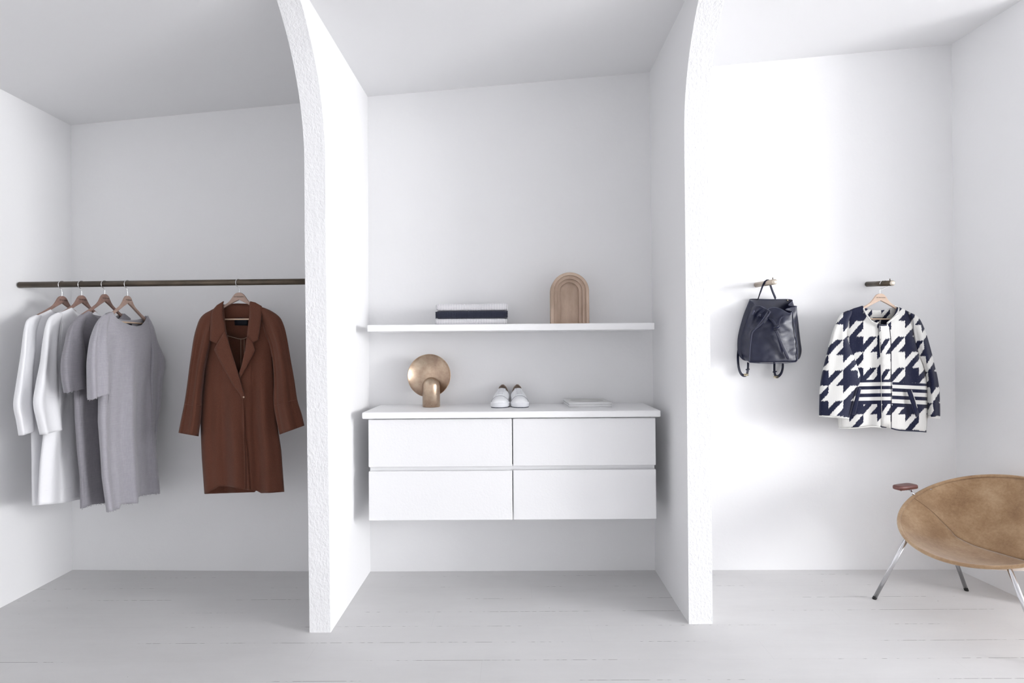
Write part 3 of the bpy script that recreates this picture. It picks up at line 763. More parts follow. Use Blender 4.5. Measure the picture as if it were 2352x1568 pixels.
    hanger((hx.x, RY, hx.z), (1, 0, -.0), (0, -1, 0), 'light walnut hanger holding the brown overcoat', hwood3.m, rodc=rod, hookdir=(-.25, -1, 0))
brown_coat()

# ---- garments at the left end of the rail (seen edge-on, fronts facing the drawer bay)
def z1(x, y): return (x / 2.6125, 600 + y / 2.6125)
def side(hpx, hpy_top, turn=0.0):
    """plane through the hanger on the rail; turn tilts the near shoulder towards +x"""
    p = at(hpx, hpy_top, RY); a = Vector((math.sin(-turn), math.cos(turn), 0)); a = Vector((-math.sin(turn), math.cos(turn), 0)); n_ = Vector((math.cos(turn), math.sin(turn), 0))
    return G(p, a, n_, 0.45), p
def ydict(L): return [(z1(0, y)[1], z1(x, 0)[0]) for y, x in L]
def xdict(L): return [z1(x, y) for x, y in L]
def frays(g, P, mat, parent, n, d0, ln=6, name='frayed_edge'):
    V = []; Fc = []; Q = spl([z1(*p) for p in P], n)
    for q in Q:
        a_ = g.P(q[0], q[1] - 1.5, d0); b = g.P(q[0] + random.uniform(-1.6, 1.6), q[1] + random.uniform(0, ln), d0 + random.uniform(-.006, .006)); mid = a_.lerp(b, .5) + Vector((random.uniform(-.002, .002),) * 3)
        v, f = tube_geo([a_, mid, b], .0006, 4); k = len(V); V += v; Fc += [tuple(i + k for i in ff) for ff in f]
    o = obj(name, V, Fc, mat, parent); o['kind'] = 'stuff'; return o
rodat = lambda x: Vector((x, RY, rz(x)))

# dress nearest the overcoat
g, p = side(293, 679, .08)
th = thing('linen_dress', 'pale grey linen dress with boat neck and frayed hem, nearest the overcoat', 'dress', g.P(300, 740))
fold4 = lambda u, t, s: (.018 * math.sin(u * 13 + 1.2 + t * .8) * sm(t * 2) + .006 * math.sin(u * 27 + 2 * t) * sm(t * 2) + .004 * math.sin(t * 14 + u * 6) * math.exp(-((u - .15) / .15) ** 2)) 
body(g, 'dress_body', ydict([(0, 590), (420, 592), (640, 600), (830, 590), (960, 588), (1140, 602), (1300, 612), (1500, 640)]), ydict([(0, 925), (420, 925), (600, 925), (760, 912), (900, 915), (1140, 930), (1390, 955)]),
     xdict([(560, 410), (600, 345), (640, 312), (668, 302), (690, 345), (720, 365), (760, 383), (800, 390), (835, 383), (860, 360), (880, 325), (905, 365), (930, 420)]),
     xdict([(560, 410), (600, 345), (640, 312), (668, 302), (700, 340), (760, 352), (820, 352), (855, 345), (880, 325), (905, 365), (930, 420)]),
     xdict([(640, 1502), (700, 1484), (712, 1456), (785, 1452), (792, 1412), (870, 1400), (955, 1388)]),
     xdict([(560, 410), (600, 345), (668, 300), (880, 322), (905, 365), (945, 440)]), .045, .04, linen.m, th, fold4, nu=90, nv=70, Hs=60, ragged=2.2)
sleeve(g, 'sleeve', [z1(a, b) + z1(c_, d) for a, b, c_, d in [(634, 316, 668, 318), (592, 350, 660, 362), (556, 412, 648, 425), (530, 500, 645, 500), (518, 600, 655, 600), (518, 700, 650, 700), (523, 830, 645, 772)]], linen.m, th, [(0, .008), (.3, .030), (.6, .042), (1, .045)], [(0, 0), (.4, .010), (1, .014)],
       lambda u, t, s: .013 * math.sin(u * 12 + 1) * sm(t * 3), ragged=3)
sleeve(g, 'sleeve', [z1(a, b) + z1(c_, d) for a, b, c_, d in [(880, 335, 897, 348), (885, 370, 922, 395), (898, 450, 945, 480), (905, 560, 990, 600), (900, 690, 978, 705), (905, 800, 962, 880), (912, 950, 945, 1000), (918, 1100, 932, 1140)]], linen.m, th, [(0, .012), (.3, .020), (1, .014)], [(0, 0), (.3, .020), (1, .028)],
       lambda u, t, s: .006 * math.sin(u * 9) * sm(t * 3), comp=1.0)
frays(g, [(523, 830), (575, 812), (645, 772)], linen.m, th, 60, .02, 4)
frays(g, [(640, 1502), (700, 1484), (712, 1456), (785, 1452), (792, 1412), (870, 1400), (955, 1388)], linen.m, th, 90, .01, 4)
tube('pocket_edge', [g.P(*z1(x, y), .030) for x, y in [(632, 800), (622, 880), (608, 950), (604, 1010)]], .0014, linen_shade.m, th, 6, n=16)
plate(g, 'neck_label', [z1(*q) for q in [(760, 375), (800, 375), (800, 384), (760, 384)]], -.012, blackm.m, th, .001)
hanger(g.P(293, 679), g.a, g.n, 'light walnut hanger holding the pale dress nearest the overcoat', hwood3.m, rodc=rodat(p.x), hookdir=(-.2, -1, 0))

g, p = side(240.5, 675, .06)
th = thing('linen_dress', 'grey linen dress, shade painted into its colour, hanging between the white dresses and the pale grey one', 'dress', g.P(240, 740))
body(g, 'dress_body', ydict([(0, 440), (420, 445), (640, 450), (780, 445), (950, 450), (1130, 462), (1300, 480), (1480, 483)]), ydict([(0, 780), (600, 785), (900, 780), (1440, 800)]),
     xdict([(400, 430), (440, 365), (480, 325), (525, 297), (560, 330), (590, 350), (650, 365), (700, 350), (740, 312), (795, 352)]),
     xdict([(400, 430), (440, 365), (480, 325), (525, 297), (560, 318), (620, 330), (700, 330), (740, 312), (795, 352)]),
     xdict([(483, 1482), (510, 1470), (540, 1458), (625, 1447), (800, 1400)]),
     xdict([(400, 430), (440, 362), (525, 293), (740, 308), (795, 352)]), .040, .038, linen_shade.m, th, lambda u, t, s: .008 * math.sin(u * 15 + 2) * sm(t * 2), nu=70, Hs=60, ragged=2)
sleeve(g, 'sleeve', [z1(a, b) + z1(c_, d) for a, b, c_, d in [(490, 318, 525, 322), (445, 352, 515, 368), (412, 410, 490, 425), (385, 510, 500, 510), (367, 610, 512, 610), (370, 710, 515, 690), (386, 788, 515, 750)]], linen_shade.m, th, [(0, .008), (.3, .028), (.6, .038), (1, .040)], [(0, 0), (.4, .008), (1, .010)],
       lambda u, t, s: .010 * math.sin(u * 9 + 2.4) * sm(t * 3), ragged=3)
frays(g, [(386, 788), (450, 772), (515, 750)], linen.m, th, 60, .018, 4)
frays(g, [(483, 1480), (510, 1470), (540, 1458), (625, 1447)], linen.m, th, 50, .01, 5)
for xx in (462, 476): tube('pocket_edge', [g.P(*z1(xx + dx, y), .022) for dx, y in [(0, 800), (4, 900), (8, 990)]], .0012, linen_shade.m, th, 6, n=14)
tube('side_seam', [g.P(*z1(x, y), .020) for x, y in [(478, 1010), (482, 1130), (490, 1280), (492, 1380), (498, 1460)]], .0015, linen_shade.m, th, 6, n=18)
hanger(g.P(240.5, 675), g.a, g.n, 'dark walnut hanger holding the shade-painted grey dress', hwood.m, rodc=rodat(p.x), hookdir=(-.2, -1, 0))

g, p = side(187.5, 678, .02)
th = thing('shirt_dress', 'long white cotton dress with wide sleeves, beside the shade-painted grey dress', 'dress', g.P(187, 740))
body(g, 'dress_body', ydict([(0, 320), (440, 318), (700, 300), (1010, 262), (1200, 240), (1400, 228), (1465, 225)]), ydict([(0, 680), (500, 680), (900, 680), (1425, 690)]),
     xdict([(290, 345), (350, 310), (425, 277), (450, 303), (500, 325), (540, 318), (565, 300), (620, 335), (690, 380)]),
     xdict([(290, 345), (350, 310), (425, 277), (450, 296), (500, 306), (540, 304), (565, 300), (620, 335), (690, 380)]),
     xdict([(225, 1462), (300, 1455), (380, 1448), (430, 1432), (480, 1424), (690, 1392)]),
     xdict([(290, 340), (425, 274), (565, 297), (690, 376)]), .036, .036, cotton.m, th, lambda u, t, s: (.013 * math.sin(u * 10 + .5 + t) + .006 * math.sin(u * 24 - t * 2)) * sm(t * 2), nu=70, Hs=50, thick=.0015)
sleeve(g, 'sleeve', [z1(a, b) + z1(c_, d) for a, b, c_, d in [(345, 308, 385, 312), (298, 334, 372, 350), (272, 390, 355, 420), (252, 500, 338, 520), (238, 610, 332, 620), (212, 740, 340, 750), (196, 850, 348, 860), (215, 950, 355, 940), (236, 1040, 360, 1006)]], cotton.m, th, [(0, .008), (.3, .026), (.6, .034), (1, .036)], [(0, 0), (.4, .008), (1, .012)],
       lambda u, t, s: .008 * math.sin(u * 10 + .4) * sm(t * 3), thick=.0015)
tube('cuff_seam', [g.P(*z1(x, y), .048) for x, y in [(245, 812), (290, 816), (340, 812)]], .0007, cotton.m, th, 6, n=10)
tube('shoulder_seam', [g.P(*z1(x, y), .036) for x, y in [(352, 372), (348, 440), (338, 520), (330, 610), (326, 680)]], .0009, cotton.m, th, 6, n=12)
tube('hem_seam', [g.P(*z1(x, y), .030) for x, y in [(232, 1375), (300, 1370), (380, 1362), (430, 1352)]], .0007, cotton.m, th, 6, n=10)
hanger(g.P(187.5, 678), g.a, g.n, 'dark walnut hanger holding the white dress beside the grey ones', hwood.m, rodc=rodat(p.x), hookdir=(-.2, -1, 0))

g, p = side(142.5, 679.5, 0)
th = thing('shirt_dress', 'long white cotton dress with long sleeves, hanging closest to the left wall', 'dress', g.P(142, 740))
body(g, 'dress_body', ydict([(0, 190), (440, 190), (900, 184), (1200, 190), (1465, 192)]), ydict([(0, 570), (500, 570), (900, 570), (1430, 575)]),
     xdict([(155, 360), (220, 325), (300, 287), (315, 305), (360, 328), (420, 325), (445, 305), (500, 335), (570, 375)]),
     xdict([(155, 360), (220, 325), (300, 287), (330, 303), (400, 308), (445, 303), (500, 335), (570, 375)]),
     xdict([(192, 1465), (300, 1455), (440, 1425), (580, 1395)]),
     xdict([(155, 355), (300, 284), (445, 300), (570, 372)]), .034, .034, cotton.m, th, lambda u, t, s: .009 * math.sin(u * 11 + 1.5 + t) * sm(t * 2), nu=60, Hs=50, thick=.0015)
sleeve(g, 'sleeve', [z1(a, b) + z1(c_, d) for a, b, c_, d in [(215, 322, 258, 326), (165, 348, 238, 362), (143, 410, 215, 430), (125, 540, 204, 540), (110, 640, 186, 640), (93, 750, 182, 750), (78, 862, 184, 860), (96, 960, 187, 950), (110, 1045, 187, 1016)]], cotton.m, th, [(0, .008), (.3, .025), (.6, .032), (1, .034)], [(0, 0), (.4, .008), (1, .010)],
       lambda u, t, s: .007 * math.sin(u * 9 + 1.4) * sm(t * 3), thick=.0015)
hanger(g.P(142.5, 679.5), g.a, g.n, 'dark walnut hanger holding the white dress closest to the left wall', hwood.m, rodc=rodat(p.x), hookdir=(-.2, -1, 0))

# ---- houndstooth jacket
def z5(x, y): return (1860 + x / 3.919, 620 + y / 3.919)
NAVY, CREAM = (.010, .0125, .036), (.66, .655, .635)
def hound(name, x0, y0, Px=250, Py=280, band=None, shear=0.0, solidc=None):
    s = Mat(name, CREAM, .9, sheen=.2, spec=.15)
    if solidc: 
        s.b.inputs['Base Color'].default_value = (*solidc, 1); s.bump(s.noise(300, 3), .0006, .7); return s
    uv = s.co('UV'); sp = s.n('ShaderNodeSeparateXYZ'); s.l(uv, sp.inputs[0]); X, Y = sp.outputs[0], sp.outputs[1]   # in zoom pixels / 1000
    # ikat-like feathered edges: threads run vertically
    th_ = s.n('ShaderNodeCombineXYZ'); s.l(s.math('MULTIPLY', X, 260.0), th_.inputs[0]); s.l(s.math('MULTIPLY', Y, 14.0), th_.inputs[1])
    j = s.math('MULTIPLY', s.math('SUBTRACT', s.noise(1.0, 2, th_.outputs[0]), .5), .040)
    j2 = s.math('MULTIPLY', s.math('SUBTRACT', s.noise(1.0, 1, s.co('UV', (40, 60, 1))), .5), .012)
    Yj = s.math('ADD', Y, j); Xj = s.math('ADD', s.math('ADD', X, j2), s.math('MULTIPLY', Y, shear))
    a = s.math('ADD', s.math('DIVIDE', s.math('SUBTRACT', Xj, x0 / 1000), Px / 1000), 20); b = s.math('ADD', s.math('DIVIDE', s.math('SUBTRACT', Yj, y0 / 1000), Py / 1000), 20)
    ca = s.math('LESS_THAN', s.math('FRACT', a), .5); cb_ = s.math('LESS_THAN', s.math('FRACT', b), .5)
    st = s.math('LESS_THAN', s.math('FRACT', s.math('MULTIPLY', s.math('ADD', a, b), 2.0)), .5)
    # st ? ca : cb
    v = s.math('ADD', s.math('MULTIPLY', st, ca), s.math('MULTIPLY', s.math('SUBTRACT', 1.0, st), cb_))
    if band:
        sl, y1, y2, pits = band    # slope, start, end, [(a,b)] white stripes (in zoom px at x=640)
        yy = s.math('SUBTRACT', Y, s.math('MULTIPLY', s.math('SUBTRACT', X, .64), sl))
        inb = s.math('MULTIPLY', s.math('GREATER_THAN', yy, y1 / 1000), s.math('LESS_THAN', yy, y2 / 1000))
        wv = None
        for (p, q) in pits:
            k = s.math('MULTIPLY', s.math('GREATER_THAN', yy, p / 1000), s.math('LESS_THAN', yy, q / 1000)); wv = k if wv is None else s.math('ADD', wv, k)
        v = s.math('ADD', s.math('MULTIPLY', v, s.math('SUBTRACT', 1.0, inb)), s.math('MULTIPLY', inb, wv))
    fleck = s.math('GREATER_THAN', s.noise(1.0, 1, s.co('UV', (170, 230, 1))), .73)
    v2 = s.math('MAXIMUM', v, s.math('MULTIPLY', fleck, .25))
    s.col(s.mixc(v2, NAVY, CREAM))
    rib = s.math('SINE', s.math('MULTIPLY', X, 2 * PI * 150)); s.bump(rib, .0004, .5); s.bump(s.noise(250, 3), .0008, .6)
    return s
def jacket():
    g = G((1.9, 3.12, 1.3), (1, 0, 0), (0, -1, 0), 1.0)
    th = thing('houndstooth_jacket', 'navy and cream houndstooth knit jacket hanging from a wall peg', 'jacket', g.P(2025, 720))
    uvf = lambda x, y: ((x - 1860) * 3.919 / 1000, (y - 620) * 3.919 / 1000)
    stripes = [(1008, 1042), (1072, 1108), (1140, 1172)]
    mb = hound('houndstooth_body', 480, 458, band=(-.02, 985, 1205, stripes)); mb2 = hound('houndstooth_right', 480, 458, band=(.045, 1003, 1225, [(1026, 1058), (1088, 1124), (1156, 1192)]))
    mp = hound('houndstooth_placket', 635, 480, 180, 275, band=(.0, 985, 1205, stripes)); ms = hound('houndstooth_sleeve', 168, 765, 262, 275); ms2 = hound('houndstooth_sleeve_far', 1030, 775, 210, 280, shear=-.15)
    mi = hound('houndstooth_inside', 560, 350, 160, 180); wh = hound('cream_trim', 0, 0, solidc=CREAM); nv_ = hound('navy_trim', 0, 0, solidc=NAVY)
    fy = lambda L: [(z5(0, y)[1], z5(x, 0)[0]) for y, x in L]; fx_ = lambda L: [z5(x, y) for x, y in L]
    xl = fy([(0, 300), (560, 305), (760, 300), (1000, 290), (1335, 256), (1420, 262)]); xr = fy([(0, 925), (580, 930), (780, 990), (900, 1035), (1050, 1056), (1300, 1058), (1460, 1045)])
    S = fx_([(270, 408), (330, 375), (400, 345), (475, 320), (775, 322), (840, 350), (905, 385), (985, 440)])
    ytF = fx_([(270, 408), (330, 372), (400, 343), (475, 320), (500, 370), (530, 430), (555, 460), (600, 488), (700, 490), (730, 455), (765, 425), (800, 402), (812, 340), (840, 350), (905, 385), (985, 440)])
    ytF = fx_([(270, 408), (330, 372), (400, 343), (475, 320), (500, 370), (530, 430), (555, 460), (600, 488), (690, 490), (715, 455), (745, 425), (770, 380), (785, 335), (840, 350), (905, 385), (985, 440)])
    ytB = fx_([(270, 408), (330, 372), (400, 343), (475, 320), (510, 345), (560, 360), (640, 363), (710, 352), (775, 322), (840, 350), (905, 385), (985, 440)])
    hemF = fx_([(256, 1420), (400, 1418), (560, 1405), (640, 1415), (740, 1425), (800, 1440), (1045, 1455)])
    fo = lambda u, t, s: .006 * math.sin(u * 14 + .4) * sm(t * 2) + .004 * math.sin(u * 27 + t * 2) * sm(t * 2)
    # front in two halves: split by material along the opening
    o = body(g, 'jacket_body', xl, xr, ytF, ytB, hemF, S, .050, .040, mb.m, th, fo, nu=110, nv=60, Hs=55, uvf=uvf, thick=.004)
    o.data.materials.append(mb2.m); o.data.materials.append(mi.m)
    ul = o.data.uv_layers[0].data; half = len(o.data.polygons) // 2
    for p in o.data.polygons:
        xm = ul[p.loop_indices[0]].uv.x
        p.material_index = 2 if p.index >= half else (1 if xm > .735 else 0)
    sf = lambda ph: (lambda u, t, s: (.006 * math.sin(u * 9 + ph + t * 2)) * sm(t * 3))
    L = [(345, 364, 378, 366), (298, 386, 372, 398), (264, 420, 352, 445), (238, 475, 340, 505), (205, 560, 330, 590), (172, 680, 362, 690), (142, 800, 400, 790), (118, 900, 440, 890), (100, 1000, 464, 975), (90, 1090, 432, 1080), (87, 1190, 395, 1190), (85, 1312, 354, 1332)]
    sleeve(g, 'sleeve', [z5(a, b) + z5(c_, d) for a, b, c_, d in L], ms.m, th, [(0, .014), (.1, .026), (.25, .035), (1, .045)], [(0, .012), (.25, .022), (1, .034)], sf(.5), uvf=uvf)
    Rr = [(885, 380, 912, 386), (900, 415, 958, 412), (912, 458, 990, 446), (922, 510, 1018, 500), (935, 570, 1045, 570), (955, 670, 1075, 670), (985, 770, 1100, 765), (1025, 860, 1122, 860), (1048, 960, 1145, 950), (1058, 1080, 1162, 1060), (1060, 1200, 1170, 1190), (1062, 1322, 1172, 1318)]
    sleeve(g, 'sleeve', [z5(a, b) + z5(c_, d) for a, b, c_, d in Rr], ms2.m, th, [(0, .02), (.2, .03), (1, .040)], [(0, .0), (.5, -.004), (1, 0)], sf(2), uvf=uvf)
    sl = sleeve(g, 'cuff_trim', [z5(1058, 1312) + z5(1173, 1312), z5(1061, 1330) + z5(1173, 1342)], wh.m, th, [(0, .041), (1, .041)], 0, n=4)
    sl = sleeve(g, 'cuff_trim', [z5(84, 1306) + z5(355, 1326), z5(84, 1318) + z5(352, 1337)], wh.m, th, [(0, .046), (1, .046)], .034, n=4)
    fd = lambda y: .052
    plate(g, 'placket', fx_([(622, 492), (700, 492), (716, 520), (728, 600), (733, 900), (734, 1200), (733, 1420), (648, 1405), (643, 1100), (640, 800), (628, 600), (622, 540)]), .060, mp.m, th, .003, uvf=uvf)
    tube('placket_edge', [g.P(*z5(x, y), .0625) for x, y in [(718, 520), (730, 620), (734, 900), (736, 1200), (735, 1420)]], .0010, nv_.m, th, 6, n=20)
    tube('placket_edge', [g.P(*z5(x, y), .0615) for x, y in [(626, 500), (632, 700), (641, 900), (645, 1200), (648, 1400)]], .0010, wh.m, th, 6, n=20)
    # neckline trims
    tube('neck_trim', [g.P(*z5(x, y), d) for x, y, d in [(470, 322, .005), (483, 350, .015), (510, 398, .035), (540, 445, .048), (575, 472, .055), (608, 482, .057)]], .0042, wh.m, th, 8, n=24)
    tube('neck_trim', [g.P(*z5(x, y), d) for x, y, d in [(798, 398, .034), (770, 420, .045), (735, 448, .053), (705, 475, .057)]], .0042, wh.m, th, 8, n=20)
    tube('neck_trim', [g.P(*z5(x, y), d) for x, y, d in [(762, 325, .004), (790, 330, .008), (800, 352, .016), (788, 385, .028), (755, 425, .044), (715, 462, .055), (695, 478, .057)]], .0036, wh.m, th, 8, n=24)
    tube('neck_band', [g.P(*z5(x, y), d) for x, y, d in [(612, 492, .060), (650, 496, .061), (690, 494, .060)]], .0042, nv_.m, th, 8, n=10)
    tube('back_neck_trim', [g.P(*z5(x, y), -.034) for x, y in [(490, 345), (550, 362), (640, 368), (710, 356), (765, 330)]], .0038, nv_.m, th, 8, n=20)
    plate(g, 'back_lining', fx_([(490, 360), (560, 374), (640, 380), (710, 366), (770, 345), (770, 420), (700, 490), (560, 490), (500, 420)]), -.030, mi.m, th, .002, uvf=uvf)
    plate(g, 'neck_label', fx_([(565, 415), (690, 417), (688, 432), (566, 432)]), -.024, blackm.m, th, .0015)
    Vt, Ft = text_geo('LEE MATHEWS', .0052, g.P(*z5(625, 424), -.022), (1, 0, 0), (0, 0, 1), (0, -1, 0)); obj('label_lettering', Vt, Ft, wh.m, th, smooth=False)
    # pockets
    plate(g, 'pocket_welt', fx_([(435, 1050), (462, 1062), (408, 1308), (370, 1298)]), .062, nv_.m, th, .003)
    plate(g, 'pocket_welt', fx_([(872, 1078), (915, 1076), (985, 1305), (955, 1322)]), .060, nv_.m, th, .003)
    tube('pocket_edge', [g.P(*z5(x, y), .063) for x, y in [(915, 1078), (945, 1160), (968, 1240)]], .0012, wh.m, th, 6, n=8)
    # hem
    tube('hem_trim', [g.P(*z5(x, y), d) for x, y, d in [(258, 1418, .01), (330, 1424, .035), (450, 1418, .048), (560, 1408, .055), (640, 1416, .058)]], .0032, wh.m, th, 8, n=24)
    tube('hem_trim', [g.P(*z5(x, y), d) for x, y, d in [(735, 1424, .058), (800, 1440, .055), (900, 1446, .050), (1000, 1452, .030), (1046, 1456, .008)]], .0032, nv_.m, th, 8, n=24)
    tube('raglan_seam', [g.P(*z5(x, y), .048) for x, y in [(925, 395), (930, 480), (935, 580)]], .0012, nv_.m, th, 6, n=8)
    b = g.P(*z5(612, 472), .066); tube('button', [b, b + Vector((0, -.002, 0))], .0035, wh.m, th, 12)
    hx = g.P(630, 630)
    top = g.P(2021.5, 674)
    d = (p2b - p2a); k = (3.12 - p2a.y) / d.y; rc = p2a + d * k
    a_ = Vector((1, 0, -.02))
    th2 = hanger((top.x, 3.12, top.z), a_, (0, -1, 0), 'pale beech hanger holding the houndstooth jacket on the wall peg', hwood2.m, rodc=(rc.x, 3.12, rc.z), hookdir=(1, -.15, 0))
jacket()

# ------------------------------------------------------------------ backpack
def zb(x, y): return (1660 + x / 5.227, 600 + y / 5.227)
def backpack():
    g = G((1.42, 3.262, 1.3), (1, 0, 0), (0, -1, 0), 1.0)
    th = thing('backpack', 'navy leather drawstring backpack hanging by its handle from a wall peg', 'backpack', g.P(*zb(540, 450)))
    lm = Mat('navy_leather', (.007, .009, .028), .37, spec=.42)
    vo = lm.n('ShaderNodeTexVoronoi'); vo.inputs['Scale'].default_value = 420; lm.l(lm.co(), vo.inputs['Vector']); lm.bump(vo.outputs['Distance'], .0004, .35); lm.bump(lm.noise(16, 3), .005, .5)
    le = Mat('leather_edge', (.030, .033, .065), .5); thr = Mat('cut_edge', (.045, .05, .085), .6)
    gold = Mat('brass_buckle', (.72, .62, .42), .25, 1.0)
    def level(BL, FL, FR, BR, bulge, D=.125):
        K = []
        mix = lambda a, b, t, d: (a[0] + (b[0] - a[0]) * t, a[1] + (b[1] - a[1]) * t, d)
        K += [(*BL, .0), mix(BL, BR, .5, -.002), (*BR, .0)]
        for t in (.25, .5, .75): q = mix(BR, FR, t, D * t); K.append((q[0] + bulge * math.sin(PI * t), q[1], q[2]))
        K.append((*FR, D))
        for t in (.2, .4, .6, .8): K.append(mix(FR, FL, t, D + .022 * math.sin(PI * t)))
        K.append((*FL, D))
        for t in (.2, .4, .6, .8): q = mix(FL, BL, t, D * (1 - t)); K.append((q[0] - bulge * .6 * math.sin(PI * t), q[1], q[2]))
        return K
    lv = [level((330, 1195), (345, 1218), (860, 1208), (870, 1180), 0, .115), level((262, 1180), (322, 1200), (888, 1192), (902, 1160), 4), level((205, 1100), (322, 1110), (896, 1110), (922, 1070), 4),
          level((196, 960), (335, 965), (888, 975), (908, 950), 2), level((215, 830), (350, 850), (868, 850), (896, 830), 0)]
    lv.append([(262, 640, .0), (560, 650, -.002), (880, 650, .0), (868, 690, .035), (896, 690, .06), (850, 720, .085), (848, 740, .125), (760, 740, .145), (690, 740, .15), (610, 745, .15), (520, 760, .145), (440, 775, .135), (385, 740, .095), (350, 700, .088), (310, 690, .07), (300, 670, .03)])
    lv.append([(300, 540, .0), (560, 545, -.002), (850, 540, .0), (812, 600, .042), (893, 610, .068), (790, 640, .085), (840, 668, .125), (760, 665, .14), (695, 650, .135), (615, 650, .13), (545, 660, .125), (520, 680, .145), (440, 640, .09), (385, 610, .095), (350, 590, .072), (330, 560, .03)])
    lv.append([(330, 455, .0), (570, 458, -.002), (828, 462, .0), (792, 525, .045), (889, 541, .068), (756, 576, .085), (833, 602, .122), (790, 622, .128), (700, 575, .125), (615, 553, .118), (545, 575, .112), (576, 604, .140), (525, 572, .10), (450, 537, .098), (400, 533, .082), (372, 500, .03)])
    nr = 8; K = 16; NR = 128; NV = 46
    P = []
    cols = [spl([lv[i][k] for i in range(nr)], NV, even=True) for k in range(K)]
    V = []; Fc = []
    for j in range(NV):
        ring = spl([cols[k][j] for k in range(K)], NR, closed=True, even=True)
        for k, (x, y, d) in enumerate(ring):
            px, py = zb(x, y)
            wr = .004 * noise.noise(Vector((x / 90, y / 60, d * 20))) * (1 if d > .02 else 0)
            V.append(g.P(px, py, d + wr + .004))
    for j in range(NV - 1):
        for k in range(NR): Fc.append((j * NR + k, j * NR + (k + 1) % NR, (j + 1) * NR + (k + 1) % NR, (j + 1) * NR + k))
    Fc.append(tuple(range(NR)))
    bag = obj('bag_body', V, Fc, lm.m, th); solid(bag, .0035, 1)
    q = lambda L, off=0: [g.P(*zb(x, y), d + off) for x, y, d in L]
    rim = [V[(NV - 1) * NR + k] for k in range(NR)]; rim.append(rim[0])
    tube('rim_edge', rim, .0020, thr.m, th, 6, cap=False)
    for L in ([(572, 606, .143), (525, 678, .150), (458, 762, .145), (372, 835, .138), (352, 880, .136), (336, 980, .135), (326, 1100, .134), (322, 1200, .132)],
              [(838, 610, .128), (850, 740, .132), (870, 850, .132), (889, 975, .132), (897, 1100, .132), (888, 1195, .130)]):
        tube('seam_welt', q(L, .003), .0022, le.m, th, 8, n=40)
    tube('seam_welt', q([(540, 600, .140), (490, 680, .150), (425, 765, .142), (360, 850, .12)], .002), .0016, le.m, th, 8, n=24)
    tube('base_seam', q([(322, 1212, .128), (450, 1222, .14), (620, 1225, .148), (760, 1220, .14), (882, 1206, .128)]), .0016, le.m, th, 8, n=24)
    tube('handle', q([(425, 452, .006), (448, 385, .06), (485, 285, .12), (515, 242, .135), (543, 230, .140), (562, 245, .132), (572, 285, .105), (598, 360, .06), (634, 446, .008)]), [.0072] * 40, lm.m, th, 12, n=40, r2=.0018, up=(.3, -1, 0))
    # drawstring
    tube('drawstring', q([(352, 640, .10), (368, 605, .105), (380, 590, .10)], .004), .0062, le.m, th, 8, n=8, r2=.0016, up=(0, -1, 0))
    tube('drawstring', q([(425, 655, .105), (442, 648, .125), (460, 652, .12)], .006), .0070, le.m, th, 8, n=8, r2=.0016, up=(0, -1, 0))
    tube('drawstring', q([(545, 672, .140), (590, 705, .158), (622, 745, .168), (640, 785, .172)]), .0068, lm.m, th, 10, n=16, r2=.0018, up=(0, -1, .3))
    tube('drawstring', q([(742, 655, .136), (700, 680, .155), (678, 720, .165), (668, 770, .172)]), .0045, lm.m, th, 10, n=16, r2=.0016, up=(0, -1, .3))
    kn_ = q([(618, 800, .172), (640, 785, .180), (672, 780, .178), (665, 805, .184), (640, 815, .184), (622, 818, .176)])
    tube('knot', kn_, .0075, lm.m, th, 12, n=22)
    tube('drawstring_tail', q([(640, 812, .176), (665, 890, .172), (690, 1000, .168), (716, 1105, .160)]), [.0068] * 22 + [.004, .001], le.m, th, 10, n=24, r2=.0016, up=(0, -1, 0))
    tube('drawstring_tail', q([(634, 812, .180), (672, 900, .180), (715, 1010, .176), (765, 1120, .168), (788, 1180, .160)]), [.0085] * 27 + [.007, .004, .001], lm.m, th, 10, n=30, r2=.0018, up=(0, -1, 0))
    s0 = g.P(*zb(778, 468), .006); tube('snap', [s0, s0 + Vector((0, -.004, 0))], .0034, gold.m, th, 14)
    for si, (L, bk, up2) in enumerate((([(215, 985, -.004), (190, 1060, .0), (182, 1150, .004), (190, 1260, .012), (212, 1335, .018), (245, 1368, .02), (285, 1362, .022), (298, 1320, .02), (303, 1270, .014), (305, 1215, .006)], (284, 1360, .028), 0),
                      ([(722, 1225, .0), (718, 1290, .01), (700, 1345, .018), (668, 1378, .024), (636, 1375, .03), (622, 1330, .028), (620, 1270, .018), (622, 1215, .008)], (640, 1388, .034), 0))):
        sp_ = tube('shoulder_strap', q(L), .0085, lm.m, th, 10, n=44, r2=.0019, up=(.55, -1, 0))
        x, y, d = bk
        fr = q([(x - 26, y - 10, d), (x + 26, y - 10, d), (x + 26, y + 12, d), (x - 26, y + 12, d), (x - 26, y - 10, d)])
        V, Fc = tube_geo(fr, .0016, 8); v2, f2 = tube_geo(q([(x - 26, y + 1, d), (x + 26, y + 1, d)]), .0012, 8); kk = len(V)
        b = obj('buckle', V + v2, Fc + [tuple(i + kk for i in f) for f in f2], gold.m, th)
        L2 = [(x + (14 if si == 0 else -16), y - 70, d - .004), (x + (22 if si == 0 else -14), y - 40, d - .004)]
        tube('strap_keeper', q([(L2[0][0] - 22, L2[0][1] + 10, d - .002), (L2[0][0] + 24, L2[0][1] + 4, d - .002)]), .0035, lm.m, th, 8, r2=.0022, up=(0, -1, 0))
backpack()

